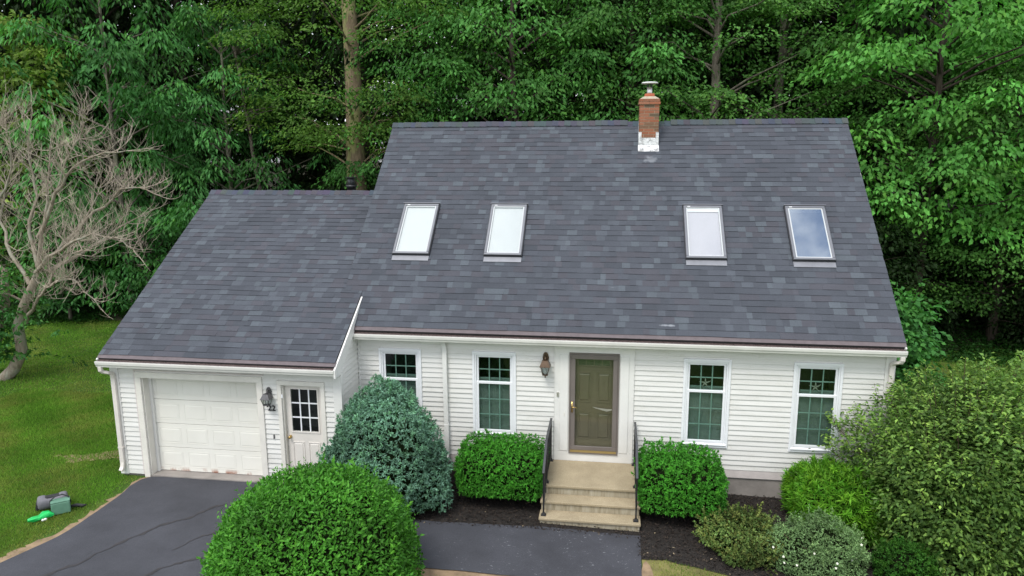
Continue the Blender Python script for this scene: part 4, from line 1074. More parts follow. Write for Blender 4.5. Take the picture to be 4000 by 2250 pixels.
# ------------------------------------------------------------------ wall lanterns
def lantern(x, y, z, mat, label, style):
    L = empty('wall_lantern', (x, y, z)); L.scale = (1, 1, 1) if style == 1 else (.92, .9, .8); tag(L, label, 'lantern', 'wall lanterns by the doors')
    # z = top of the back plate
    bp = MB(); bp.prism([(-0.055, -0.20), (0.055, -0.20), (0.062, -0.12), (0.05, -0.05), (0.03, -0.015), (0, 0), (-0.03, -0.015), (-0.05, -0.05), (-0.062, -0.12)], 'y', -0.022, -0.002)
    bevel(bp.build('back_plate', mat, L), 0.006)
    a = MB(); a.tube([(0, -0.02, -0.09), (0, -0.06, -0.075), (0, -0.10, -0.10), (0, -0.115, -0.14)], [0.02, 0.017, 0.016, 0.02], 10); a.build('arm', mat, L, True)
    c = (0, -0.125, 0)
    def pyr(z0, z1, r0, r1, name, m_):
        m = MB()
        v = [(c[0]+sx*r, c[1]+sy*r, zz) for zz, r in ((z0, r0), (z1, r1)) for sx, sy in ((-1, -1), (1, -1), (1, 1), (-1, 1))]
        m.add(v, [(3, 2, 1, 0), (4, 5, 6, 7), (0, 1, 5, 4), (1, 2, 6, 5), (2, 3, 7, 6), (3, 0, 4, 7)]); return m.build(name, m_, L)
    pyr(-0.24, -0.135, 0.098, 0.055, 'roof', mat); pyr(-0.255, -0.2405, 0.104, 0.10, 'rim', mat)
    r0, r1, z0, z1 = 0.045, 0.082, -0.42, -0.2555
    if style == 2: r0, r1, z0 = 0.055, 0.085, -0.40
    g = MB(); v = [(c[0]+sx*r*.93, c[1]+sy*r*.93, zz) for zz, r in ((z0, r0), (z1, r1)) for sx, sy in ((-1, -1), (1, -1), (1, 1), (-1, 1))]
    g.add(v, [(0, 1, 5, 4), (1, 2, 6, 5), (2, 3, 7, 6), (3, 0, 4, 7)]); g.build('glass', M['lantern_glass'], L)
    f = MB()
    for sx, sy in ((-1, -1), (1, -1), (1, 1), (-1, 1)): f.tube([(c[0]+sx*r0, c[1]+sy*r0, z0), (c[0]+sx*r1, c[1]+sy*r1, z1)], 0.0075, 5)
    f.box(c[0]-r0-.008, c[0]+r0+.008, c[1]-r0-.008, c[1]+r0+.008, z0-.012, z0+.002)
    f.build('cage', mat, L)
    b = MB(); b.lathe([(0.012, z0), (0.012, z0+.05), (0.009, z0+.06), (0.012, z0+.09), (0.003, z0+.12)], c, 8); b.build('candle', M['vinyl'], L, True)
    t = MB(); t.lathe([(0.03, z0-.013), (0.018, z0-.03), (0.010, z0-.045), (0.014, z0-.058), (0.002, z0-.075)], c, 10); t.build('finial', mat, L, True)
lantern(-1.065, -0.018, 2.64, M['lantern'], 'bronze wall lantern beside the front door', 1)
lantern(-6.33, GY-0.018, 2.04, M['lantern_grey'], 'grey wall lantern above the house number by the garage door', 2)

# ------------------------------------------------------------------ front steps and railings
def steps():
    s = empty('front_steps', (-0.13, -0.6, 0.0)); tag(s, 'tan aggregate concrete front steps with three treads', 'steps')
    off = Vector((0.13, 0.6, 0.0))
    def loc(m): m.v = [tuple(Vector(v)+off) for v in m.v]; return m
    rs, tr, lz, ld = 0.1733, 0.295, 0.4201, 1.1652
    xl, xr = -1.024, 0.768
    for i in range(3):
        z = lz-i*rs; yf = -ld-i*tr; yb = -0.032 if i == 0 else -ld-(i-1)*tr+0.03
        x0 = -0.96 if i == 0 else xl
        o = loc(MB().box(x0, xr, yf, yb, z-0.05, z)).build('tread', M['aggregate'], s); bevel(o, 0.012)
        loc(MB().box(x0+0.02, xr-0.02, yf+0.028, yb if i else -0.033, z-rs-0.12, z-0.0505)).build('riser', M['riser'], s)
steps()
def railing(x, side, label):
    r = empty('hand_railing', (x, -0.85, 0.42)); tag(r, label, 'railing', 'hand railings of the front steps')
    def loc(m): m.v = [(v[0], v[1]+0.85, v[2]-0.42) for v in m.v]; return m
    A, B, Cc = (0, -0.06, 1.29), (0, -1.08, 1.29), (0, -1.70, 0.90)
    t = MB(); w = 0.022
    for p, q in ((A, B), (B, Cc)):
        t.add([(sx*w, a[1], a[2]+dz) for a in (p, q) for sx, dz in ((-1, -0.012), (1, -0.012), (1, 0.014), (-1, 0.014))], [(0, 1, 2, 3), (7, 6, 5, 4), (0, 4, 5, 1), (1, 5, 6, 2), (2, 6, 7, 3), (3, 7, 4, 0)])
    bevel(loc(t).build('top_rail', M['rail_top'], r), 0.006)
    b = MB()
    for p, q in (((0, -0.10, 0.55), (0, -1.04, 0.55)), ((0, -1.08, 0.55), (0, -1.62, 0.20))):
        b.add([(sx*0.010, a[1], a[2]+dz) for a in (p, q) for sx, dz in ((-1, -0.010), (1, -0.010), (1, 0.010), (-1, 0.010))], [(0, 1, 2, 3), (7, 6, 5, 4), (0, 4, 5, 1), (1, 5, 6, 2), (2, 6, 7, 3), (3, 7, 4, 0)])
    loc(b).build('bottom_rail', M['black_metal'], r)
    for y, z0, z1 in ((-0.10, 0.42, 1.275), (-1.05, 0.42, 1.28), (-1.64, 0.075, 0.93)):
        p = MB(); p.box(-0.014, 0.014, y-0.014, y+0.014, z0, z1); o = loc(p).build('post', M['black_metal'], r)
        f = MB(); f.box(-0.045, 0.045, y-0.045, y+0.045, z0, z0+0.012); f.add([(-0.032, y-0.032, z0+.012), (0.032, y-0.032, z0+.012), (0.032, y+0.032, z0+.012), (-0.032, y+0.032, z0+.012), (-0.018, y-0.018, z0+.05), (0.018, y-0.018, z0+.05), (0.018, y+0.018, z0+.05), (-0.018, y+0.018, z0+.05)], [(4, 5, 6, 7), (0, 1, 5, 4), (1, 2, 6, 5), (2, 3, 7, 6), (3, 0, 4, 7)])
        loc(f).build('post_shoe', M['black_metal'], o)
    k = 0
    y = -0.21
    while y > -1.55:
        if y > -1.04: z0, z1 = 0.555, 1.28
        else: t_ = (y+1.08)/-0.62; z0, z1 = 0.555-0.40*t_*0.875+0.0, 1.28-0.39*t_
        if abs(y+1.05) > 0.05:
            m = MB(); m.box(-0.0065, 0.0065, y-0.0065, y+0.0065, z0, z1); loc(m).build('baluster', M['black_metal'], r)
        y -= 0.115
railing(-0.945, -1, 'black metal hand railing left of the front steps')
railing(0.685, 1, 'black metal hand railing right of the front steps')

# ------------------------------------------------------------------ vegetation builders
def spray_leaves(rr, C, O, r, n, L, W, droop, hang, b0, y0, up=0.6, spread=1.25, thick=0.10):
    """sprays of leaves: each C is the middle of a drooping fan that points along O; returns arrays"""
    m = len(C)
    C = np.repeat(C, n, 0); O = np.repeat(unit(O*np.array([1, 1, 0.25])), n, 0); r = np.repeat(r, n)
    k = m*n
    S = unit(np.cross(O, np.array([0, 0, 1.0]))); U = np.cross(S, O)
    a = rr.uniform(0, 2*np.pi, k); q = np.sqrt(rr.random(k))*r
    ca, sa = np.cos(a), np.sin(a)
    rad = O*ca[:, None]*spread+S*sa[:, None]
    P = C+rad*q[:, None]+U*(-droop*(q**2)/np.maximum(r, .05)+rr.normal(0, thick, k)*r)[:, None]
    D = unit(rad+O*0.4)+np.array([0, 0, -1.0])*(hang+rr.uniform(-.25, .35, k))[:, None]+rr.normal(0, 0.3, (k, 3))
    N = np.array([0, 0, 1.0])*up+O*0.35+rr.normal(0, 0.38, (k, 3))
    br = np.repeat(b0, n)*np.clip(rr.normal(1, 0.16, k), .5, 1.6); ye = np.clip(np.repeat(y0, n)+rr.normal(0, .12, k), 0, 1)
    return leaf_arrays(P, D, N, L*rr.uniform(.7, 1.25, k), W*rr.uniform(.75, 1.2, k), br, ye)

def crown_mesh(seed, R, z0, z1, nspray, per, L, W, sr=(0.5, 1.0), droop=0.5, hang=0.5, prof=None, inner=0.45, layer=0, flat=1.0, gap=0.0):
    rr = np.random.default_rng(seed)
    t = rr.random(nspray)
    if layer:                        # foliage in storeys with dark gaps between
        t = (np.floor(t*layer)+0.5+rr.normal(0, .27, nspray))/layer
    t = np.clip(t, 0, 1)
    pr = prof(t) if prof else np.sin(np.pi*np.clip(0.12+0.80*t, 0, 1))**0.7
    th = rr.uniform(0, 2*np.pi, nspray)
    lump = 1+0.22*np.sin(3*th+seed)+0.15*np.sin(5*th+7*t+seed*2)
    q = (inner+(1-inner)*rr.random(nspray)**0.45)*R*pr*lump
    C = np.stack([np.cos(th)*q, np.sin(th)*q*flat, z0+(z1-z0)*t-0.10*q], 1)
    if gap > 0:
        g = np.sin(C[:, 0]*1.1+seed)*np.sin(C[:, 1]*1.2+2*seed)+np.sin(C[:, 2]*1.3+seed*3)*0.7
        k = g > -0.9+gap; C = C[k]; th = th[k]; t = t[k]
    n = len(C)
    O = np.stack([np.cos(th), np.sin(th), rr.normal(-.1, .2, n)], 1)+rr.normal(0, .25, (n, 3))
    return spray_leaves(rr, C, O, rr.uniform(*sr, n), per, L, W, droop, hang, np.clip(rr.normal(1, .27, n), .5, 1.7), np.clip(rr.normal(.10, .14, n), 0, .7)), C

def branch_mesh(seed, base_r, height, C, lean=(0, 0), nlimb=40, top=0.70, sides=8, wob=0.08, rlimb=0.05):
    """tapered trunk with limbs out to some of the spray centres C"""
    rr = random.Random(seed); m = MB()
    pts = []; rad = []
    for i in range(12):
        t = i/11
        pts.append((lean[0]*t+rr.uniform(-wob, wob)*t, lean[1]*t+rr.uniform(-wob, wob)*t, -0.4+(height+0.4)*t))
        rad.append(base_r*(1.25 if i == 0 else 1.08 if i == 1 else 1)*(1-top*t)+0.015)
    m.tube(pts, rad, sides)
    idx = list(range(len(C))); rr.shuffle(idx)
    for i in idx[:nlimb]:
        e = Vector(C[i]); h = max(0.15*height, min(height*0.97, e.z-0.45*math.hypot(e.x, e.y)))
        t = (h+0.4)/(height+0.4); s = Vector((lean[0]*t, lean[1]*t, h))
        r0 = min(rlimb, base_r*(1-top*t)*0.6+0.008)
        q = [s, s.lerp(e, .35)+Vector((rr.uniform(-.2, .2), rr.uniform(-.2, .2), rr.uniform(0, .3))), s.lerp(e, .7)+Vector((rr.uniform(-.2, .2), rr.uniform(-.2, .2), rr.uniform(-.05, .3))), e]
        m.tube(q, [r0, r0*.7, r0*.45, r0*.18], 5, cap=False)
    return m.mesh('trunk')

KIND = {}
def tree_kind(key, seed, leafmat, barkmat, base_r, height, lean=(0, 0), nlimb=40, sides=8, **kw):
    (V, T, t), C = crown_mesh(seed, **kw)
    cm = tri_mesh('crown', V, T, t); cm.materials.append(M[leafmat])
    tm = branch_mesh(seed, base_r, height, C, lean, nlimb, sides=sides); tm.materials.append(M[barkmat])
    tm.polygons.foreach_set('use_smooth', [True]*len(tm.polygons))
    KIND[key] = (tm, cm)
def tree(kind, x, y, label, rz=0.0, s=1.0, sz=1.0, group=None, name='tree', cat='tree'):
    tm, cm = KIND[kind]
    o = empty(name, (x, y, float(gnd(x, y))), rz); o.scale = (s, s, s*sz)
    tag(o, label, cat, group)
    link('trunk', tm, parent=o); link('crown', cm, parent=o)
    return o

def shell_points(rr, n, shape, depth=0.22, low=-0.35):
    """points on the upper shell of a shrub; shape(dir)->radius vector"""
    u = rr.uniform(low, 1, n); a = rr.uniform(0, 2*np.pi, n); c = np.sqrt(1-np.clip(u, -1, 1)**2)
    d = np.stack([np.cos(a)*c, np.sin(a)*c, u], 1)
    P = shape(d); k = 1-depth*rr.random(n)**1.6
    return P*k[:, None], d, k
def wave_noise(P, seed, freq, n=10):
    r = np.random.default_rng(seed); K = unit(r.normal(0, 1, (n, 3)))*freq*r.uniform(.6, 1.4, (n, 1)); ph = r.uniform(0, 6.28, n)
    return np.sin(P@K.T+ph).sum(1)/math.sqrt(n)
def superell(rx, ry, h, e, lumps, seed, taper=0.0, base=0.3):
    def f(d):
        dd = np.abs(d)+1e-6
        r = (dd[:, 0]**e+dd[:, 1]**e+dd[:, 2]**e)**(-1/e)
        ph = np.arctan2(d[:, 1], d[:, 0])
        l = 1+lumps*(0.75*wave_noise(d, seed, 3.2)+0.55*wave_noise(d, seed+50, 8)+0.32*wave_noise(d, seed+90, 17))
        P = d*(r*l)[:, None]
        P = P*np.array([rx, ry, h*(1-base)])+np.array([0, 0, h*base])
        if taper: P[:, :2] *= (1-taper*np.clip(P[:, 2:3]/h, 0, 1))
        P[:, 2] = np.maximum(P[:, 2], 0.0)
        return P
    return f
def shrub(name, label, cat, x, y, shape, n, L, W, mat, seed, tuft=1, up=0.6, depth=0.25, tuft_spread=0.7, bvar=0.2, yvar=0.15, ymean=0.15, core=0.86, rz=0, stems=True, patch=0.12, normal_out=0.7, shoots=90, shoot_len=.14):
    rr = np.random.default_rng(seed)
    P, d, k = shell_points(rr, n, shape, depth)
    O = unit(d*np.array([1, 1, .8])+np.array([0, 0, .25]))
    pb = 1+patch*(np.sin(P[:, 0]*4+seed)+np.sin(P[:, 1]*4.3+P[:, 2]*5))
    b0 = np.clip(rr.normal(1, bvar, n)*pb, .35, 2.0); y0 = np.clip(rr.normal(ymean, yvar, n), 0, 1)
    # young shoots that break the outline
    us = rr.uniform(.0, 1, shoots); aa = rr.uniform(0, 6.283, shoots); cc = np.sqrt(1-us*us); ds = np.stack([np.cos(aa)*cc, np.sin(aa)*cc, us], 1)
    bs = shape(ds)*.98; os_ = unit(ds*.6+np.array([0, 0, .8])+rr.normal(0, .25, ds.shape)); ln = shoot_len*rr.uniform(.3, 1.2, shoots)
    st = np.concatenate([bs+os_*(ln*f)[:, None] for f in (.15, .4, .65, .85, 1.0)])
    P = np.concatenate([P, st]); O = np.concatenate([O, np.tile(os_, (5, 1))]); b0 = np.concatenate([b0, np.tile(rr.uniform(.9, 1.5, shoots), 5)]); y0 = np.concatenate([y0, np.tile(rr.uniform(.1, .6, shoots), 5)])
    Q = np.repeat(P, tuft, 0); OO = np.repeat(O, tuft, 0); m = len(Q)
    if tuft > 1:
        D = OO*.8+rr.normal(0, tuft_spread, (m, 3)); Nn = OO*.9+np.array([0, 0, .5])+rr.normal(0, .55, (m, 3))
    else:
        D = OO*0.7+rr.normal(0, tuft_spread, (m, 3))+np.array([0, 0, .15]); Nn = OO*normal_out+np.array([0, 0, up])+rr.normal(0, .35, (m, 3))
    V, T, t = leaf_arrays(Q, D, Nn, L*rr.uniform(.65, 1.25, m), W*rr.uniform(.7, 1.2, m), np.repeat(b0, tuft)*rr.uniform(.85, 1.15, m), np.repeat(y0, tuft))
    z = float(gnd(x, y))
    o = empty(name, (x, y, z), rz); tag(o, label, cat)
    link('foliage', tri_mesh('foliage', V, T, t), M[mat], o)
    # solid core with the inner shade put into its colour, and stems
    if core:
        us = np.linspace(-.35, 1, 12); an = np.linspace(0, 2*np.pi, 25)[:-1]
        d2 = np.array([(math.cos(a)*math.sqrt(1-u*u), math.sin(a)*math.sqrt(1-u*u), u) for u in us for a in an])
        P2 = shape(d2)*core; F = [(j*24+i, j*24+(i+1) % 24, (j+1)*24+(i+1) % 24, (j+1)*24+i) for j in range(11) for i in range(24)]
        link('dark_core', tri_mesh('dark_core', P2, np.array(F)), M['core'], o)
    if stems:
        r2 = random.Random(seed); mm = MB()
        for i in range(7):
            a = r2.uniform(0, 6.28); e = shape(np.array([[math.cos(a)*.6, math.sin(a)*.6, .55]]))[0]*.9
            mm.tube([(0.06*math.cos(a), .06*math.sin(a), -.1), tuple(e*.5), tuple(e)], [.02, .014, .006], 5)
        mm.build('stems', M['twig_brown'], o)
    return o, rr

# ------------------------------------------------------------------ shrubs round the house
def garden():
    o, _ = shrub('rounded_shrub', 'large rounded bright green shrub in the foreground between driveway and walk', 'shrub', -4.08, -4.35,
          superell(1.54, 1.5, 1.94, 2.25, 0.040, 3, 0.14), 30000, 0.072, 0.034, 'lf_shrub', 31, depth=0.20, tuft_spread=0.6, yvar=0.14, ymean=.08, bvar=.2, up=.35, normal_out=1.0, shoots=260, shoot_len=.17, patch=.15)
    # a few long shoots that break the outline
    shrub('spruce_bush', 'blue-green dwarf spruce in front of the garage corner', 'shrub', -3.98, -1.5,
          superell(1.38, 1.2, 2.36, 2.15, 0.13, 5, 0.34, 0.32), 9500, 0.062, 0.022, 'lf_spruce', 32, tuft=6, depth=0.22, tuft_spread=.75, bvar=.22, ymean=.2, yvar=.25, patch=.16)
    shrub('clipped_yew', 'clipped bright green yew left of the front steps', 'shrub', -1.80, -0.86,
          superell(0.78, 0.66, 1.12, 6.0, 0.035, 2, -0.06, 0.5), 5200, 0.050, 0.020, 'lf_yew', 33, tuft=6, depth=0.22, tuft_spread=.7, bvar=.26, shoots=40, shoot_len=.08, ymean=.15, patch=.08)
    shrub('clipped_yew', 'clipped bright green yew right of the front steps', 'shrub', 1.48, -0.92,
          superell(0.73, 0.68, 1.19, 5.5, 0.04, 4, -0.05, 0.5), 5200, 0.050, 0.020, 'lf_yew', 34, tuft=6, depth=0.24, tuft_spread=.75, bvar=.26, shoots=70, shoot_len=.11, ymean=.1, patch=.10)
    shrub('narrow_leaved_shrub', 'yellow-green narrow-leaved shrub under the right window', 'shrub', 4.22, -0.95,
          superell(0.80, 0.72, 1.12, 3.0, 0.06, 6, 0.05, 0.4), 3000, 0.13, 0.022, 'lf_laurel', 35, tuft=5, depth=0.2, tuft_spread=.65, ymean=.25, yvar=.25, patch=.1)
    shrub('low_shrub', 'low olive-green sprawling shrub in the mulch bed', 'shrub', 2.52, -2.05,
          superell(0.60, 0.62, 0.64, 2.1, 0.28, 7), 4600, 0.048, 0.028, 'lf_azalea', 36, tuft=3, depth=0.4, tuft_spread=.8, ymean=.2, yvar=.3, bvar=.3, core=.7, patch=.2)
    o, rr = shrub('flowering_shrub', 'pale grey-green shrub dotted with small white flowers', 'shrub', 3.62, -2.22,
          superell(0.76, 0.66, 0.70, 2.0, 0.28, 8), 6500, 0.040, 0.018, 'lf_pot', 37, tuft=3, depth=0.3, tuft_spread=.9, bvar=.25, core=.75)
    f = superell(0.78, 0.68, 0.72, 2.0, 0.28, 8); r2 = random.Random(4)
    for i in range(12):
        a = r2.uniform(3.4, 6.2); u = r2.uniform(.1, .8); c = math.sqrt(1-u*u)
        p = f(np.array([[math.cos(a)*c, math.sin(a)*c, u]]))[0]; m = MB()
        for k in range(5):
            b = k*1.2566; m.add([(0, 0, 0), (.02*math.cos(b-.45), .02*math.sin(b-.45), .006), (.028*math.cos(b), .028*math.sin(b), .008), (.02*math.cos(b+.45), .02*math.sin(b+.45), .006)], [(0, 1, 2, 3)])
        q = m.build('flower', M['petal'], o); q.location = tuple(p*1.02); q.scale = (.75, .75, .75); q.rotation_euler = (r2.uniform(.4, 1.0), r2.uniform(-.4, .4), 0)
    shrub('boxwood', 'small dark green boxwood at the foot of the big shrub', 'shrub', 4.85, -2.35,
          superell(0.44, 0.40, 0.55, 2.3, 0.16, 9), 2600, 0.045, 0.026, 'lf_box', 38, tuft=3, depth=.4)
    # the big loose shrub at the right corner: sprays over a lumpy body
    big = empty('hedge_shrub', (6.2, -1.0, float(gnd(6.2, -1.0)))); tag(big, 'huge loose olive-green shrub at the right corner of the house', 'shrub')
    rr = np.random.default_rng(40); sh = superell(1.82, 1.85, 2.95, 2.4, 0.17, 3, 0.14, 0.42)
    P, d, k = shell_points(rr, 3400, sh, 0.40, -.75)
    pn = wave_noise(P, 4, 3.0); b = np.clip(.72+.16*pn+rr.normal(0, .14, len(P)), .3, 1.2); yl = np.clip(rr.normal(.10, .12, len(P)), 0, 1)
    hi = rr.random(len(P)) < .24; b[hi] = rr.uniform(1.15, 1.6, hi.sum()); yl[hi] = rr.uniform(.12, .4, hi.sum())
    O = unit(d+np.array([0, 0, .5])+rr.normal(0, .3, d.shape))
    A1 = spray_leaves(rr, P, O, rr.uniform(.12, .30, len(P)), 18, 0.088, 0.046, .2, .15, b, yl, up=.7, thick=.35)
    # upright young shoots on top
    u = rr.uniform(.0, 1, 150); a = rr.uniform(0, 6.28, 150); c = np.sqrt(1-u*u); d2 = np.stack([np.cos(a)*c, np.sin(a)*c, u], 1)
    B = sh(d2); tops = []
    st = MB()
    for p, dd in zip(B, d2):
        h = rr.uniform(.12, .34); e = p+np.array([dd[0]*.12, dd[1]*.12, h]); st.tube([tuple(p*.93), tuple(p), tuple(e)], [.006, .005, .002], 4)
        for j in range(7): tops.append(p+(e-p)*(j+1)/7)
    tops = np.array(tops); n = len(tops)
    A2 = spray_leaves(rr, tops, rr.normal(0, 1, (n, 3)), np.full(n, .045), 3, 0.07, 0.036, .1, -.2, rr.uniform(1, 1.5, n), rr.uniform(.2, .6, n))
    V, T, t = merge([A1, A2]); link('foliage', tri_mesh('foliage', V, T, t), M['lf_big'], big)
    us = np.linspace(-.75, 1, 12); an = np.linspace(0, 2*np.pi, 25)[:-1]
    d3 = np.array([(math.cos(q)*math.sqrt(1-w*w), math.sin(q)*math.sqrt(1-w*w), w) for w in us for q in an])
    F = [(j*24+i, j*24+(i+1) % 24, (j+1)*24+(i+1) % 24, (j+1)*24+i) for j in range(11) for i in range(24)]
    link('dark_core', tri_mesh('dark_core', sh(d3)*.6, np.array(F)), M['core'], big)  # opaque core, coloured as dark as the shade within
    for i in range(8):
        q = i*.785; e = sh(np.array([[math.cos(q)*.6, math.sin(q)*.6, .6]]))[0]*.9; st.tube([(.1*math.cos(q), .1*math.sin(q), -.1), tuple(e*.5), tuple(e)], [.035, .025, .008], 6)
    st.build('stems', M['twig_brown'], big)
    # a leafy vine behind the right corner of the house
    v = empty('leafy_bush', (6.35, 2.6, float(gnd(6.35, 2.6)))); tag(v, 'bright green big-leaved bush behind the right corner of the roof', 'bush')
    rr = np.random.default_rng(44); sh = superell(0.85, 1.1, 3.75, 2.6, 0.08, 5, 0.35, 0.35); P, d, k = shell_points(rr, 420, sh, .35)
    V, T, t = spray_leaves(rr, P, unit(d+np.array([0, 0, .2])), rr.uniform(.2, .35, len(P)), 16, .13, .10, .5, .5, np.clip(rr.normal(1, .2, len(P)), .5, 1.6), rr.uniform(0, .3, len(P)))
    link('foliage', tri_mesh('foliage', V, T, t), M['lf_vine'], v)
    m = MB(); m.tube([(0, 0, -.1), (.1, 0, 1.5), (0, .1, 3.2)], [.05, .04, .015], 6); m.build('stem', M['twig_brown'], v)
garden()

# ------------------------------------------------------------------ bare tree on the left lawn
def bare_tree():
    bx, by = -17.3, 4.25; RS = .74
    o = empty('bare_tree', (bx-.1, by, 0)); tag(o, 'mostly bare pale tree with tangled dry branches on the left lawn', 'tree')
    rr = random.Random(77)
    def loc(p): return (p[0]-bx, p[1]-by, p[2])
    limbs = []   # (points, r0, r1)
    Y = 4.4
    tr = [(-17.75, Y-.2, -.45), (-17.3, Y-.1, -.05), (-16.95, Y, .3), (-16.6, Y, .85), (-16.62, Y, 1.6), (-16.35, Y, 2.2), (-16.05, Y+.1, 2.8), (-15.7, Y+.1, 3.35)]
    m = MB(); m.tube([loc(p) for p in tr], [.20, .18, .165, .155, .14, .125, .11, .085], 12)
    m.tube([loc(p) for p in [(-18.3, Y+.5, -.3), (-18.0, Y+.4, .6), (-17.6, Y+.3, 1.3), (-17.2, Y+.3, 2.2), (-17.0, Y+.2, 3.2)]], [.2, .18, .16, .12, .09], 10)
    def limb(pts, r0, r1, n=8):
        pts = [Vector((p[0] if p[0] < -16.3 else -16.3+(p[0]+16.3)*.84, p[1], p[2] if p[2] < 3.2 else 3.2+(p[2]-3.2)*.9)) for p in pts]
        fine = []
        for a, b in zip(pts[:-1], pts[1:]):
            for k in range(3):
                fine.append(a.lerp(b, k/3)+Vector((rr.uniform(-.05, .05), rr.uniform(-.05, .05), rr.uniform(-.05, .05))))
        fine.append(pts[-1])
        rad = [r0+(r1-r0)*i/(len(fine)-1) for i in range(len(fine))]
        m.tube([loc(p) for p in fine], [q*RS for q in rad], n, cap=False); limbs.append((fine, rad))
    limb([(-15.7, Y+.1, 3.35), (-15.35, Y, 4.4), (-14.4, Y-.2, 5.7), (-13.6, Y-.3, 6.4), (-12.4, Y-.3, 6.9), (-11.2, Y-.5, 6.9)], .09, .012)
    limb([(-15.7, Y+.1, 3.35), (-14.9, Y+.4, 4.1), (-13.9, Y+.6, 5.0), (-12.8, Y+.6, 5.7), (-12.1, Y+.5, 5.85), (-11.1, Y+.4, 5.5)], .08, .012)
    limb([(-15.75, Y, 3.2), (-14.8, Y-.4, 3.7), (-13.7, Y-.7, 4.2), (-12.6, Y-.9, 4.55), (-11.6, Y-1.0, 4.4), (-11.0, Y-1, 3.9)], .075, .010)
    limb([(-15.9, Y, 3.0), (-14.9, Y+.8, 3.6), (-13.6, Y+1.2, 4.4), (-12.4, Y+1.3, 5.0)], .07, .012)
    limb([(-16.35, Y, 1.75), (-15.6, Y-.3, 2.35), (-15.0, Y-.4, 2.8), (-14.3, Y-.5, 3.1), (-13.7, Y-.6, 3.05), (-12.8, Y-.7, 2.35)], .075, .012)
    limb([(-15.0, Y-.4, 2.8), (-14.6, Y-.3, 3.4), (-14.2, Y-.1, 3.8), (-13.0, Y, 4.0)], .05, .012)
    limb([(-15.8, Y+.2, 3.2), (-16.1, Y+.3, 4.4), (-15.8, Y+.4, 5.5), (-15.9, Y+.4, 6.6), (-15.5, Y+.4, 8.4)], .085, .010)
    limb([(-15.4, Y, 4.3), (-15.2, Y+.2, 5.4), (-14.9, Y+.2, 6.6), (-14.5, Y+.1, 7.6)], .06, .010)
    limb([(-14.4, Y-.2, 5.7), (-13.9, Y-.2, 6.6), (-13.3, Y-.3, 7.3), (-12.9, Y-.4, 8.0)], .04, .010)
    limb([(-16.05, Y+.1, 2.8), (-16.8, Y+.3, 3.7), (-17.2, Y+.5, 4.7), (-17.0, Y+.6, 5.9), (-17.6, Y+.7, 7.2)], .09, .012)
    limb([(-17.0, Y+.2, 3.2), (-17.9, Y, 4.2), (-18.6, Y-.1, 5.4), (-19.3, Y-.2, 6.4)], .08, .012)
    limb([(-16.4, Y+.1, 2.3), (-17.4, Y-.5, 2.9), (-18.6, Y-.9, 3.4), (-19.8, Y-1.1, 3.7)], .05, .010)
    limb([(-17.4, Y+.5, 5.0), (-16.6, Y+.4, 6.1), (-16.3, Y+.3, 7.2), (-16.4, Y+.2, 8.0)], .05, .010)
    limb([(-18.8, Y, 5.8), (-17.6, Y, 6.6), (-16.6, Y, 7.4), (-16.0, Y, 8.0)], .035, .010)
    limb([(-14.9, Y+.4, 4.1), (-14.2, Y+.9, 5.2), (-13.9, Y+1.2, 6.0)], .045, .010)
    m.build('trunk', M['bark_pale'], o, True)
    tw = MB()
    def twig(p, d, L, r, depth):
        d = d.normalized(); pts = [p]; n = 4
        curl = Vector((rr.uniform(-.25, .25), rr.uniform(-.25, .25), rr.uniform(.05, .4)))
        for i in range(n):
            d = (d+curl*.55+Vector((rr.uniform(-.2, .2), rr.uniform(-.2, .2), rr.uniform(-.12, .2)))).normalized()
            pts.append(pts[-1]+d*L/n)
        tw.tube([loc(q) for q in pts], [r, r*.85, r*.7, r*.5, r*.3], 4, cap=False)
        if depth > 0:
            for k in range(rr.choice((2, 3, 4))):
                i = rr.randrange(1, n); dd = (pts[i+1]-pts[i]).normalized()
                side = Vector((rr.uniform(-1, 1), rr.uniform(-1, 1), rr.uniform(-.35, 1))).normalized()
                twig(pts[i], dd*.65+side*.8, L*rr.uniform(.4, .75), r*.62, depth-1)
    for fine, rad in limbs:
        for i in range(2, len(fine)-1):
            for k in range(2 if i < 4 else 3):
                dd = (fine[i+1]-fine[i]).normalized()
                side = Vector((rr.uniform(-1, 1), rr.uniform(-1, 1), rr.uniform(-.5, 1))).normalized()
                twig(fine[i], dd*.6+side*.9, rr.uniform(.5, 1.0), min(rad[i]*.3, .007)+.003, 2)
        twig(fine[-1], fine[-1]-fine[-2], .6, .009, 1)
    tw.build('twigs', M['twig'], o)
    r2 = np.random.default_rng(5); n = 130
    C = np.stack([r2.normal(-17.0, .55, n), r2.normal(Y-.25, .35, n), r2.uniform(.7, 3.3, n)], 1)
    C = np.concatenate([C, np.array([[-15.6, Y-.5, 2.3], [-15.7, Y-.5, 1.9], [-14.9, Y-.4, 1.6], [-15.4, Y-.5, 2.1], [-15.0, Y, .7]])])
    C -= np.array([bx, by, 0]); n = len(C)
    V, T, t = spray_leaves(r2, C, r2.normal(0, 1, (n, 3)), r2.uniform(.15, .32, n), 16, .15, .08, .3, .5, np.clip(r2.normal(.8, .3, n), .4, 1.6), np.clip(r2.normal(.2, .25, n), 0, 1))
    link('leafy_shoots', tri_mesh('leafy_shoots', V, T, t), M['lf_hickory'], o)
bare_tree()

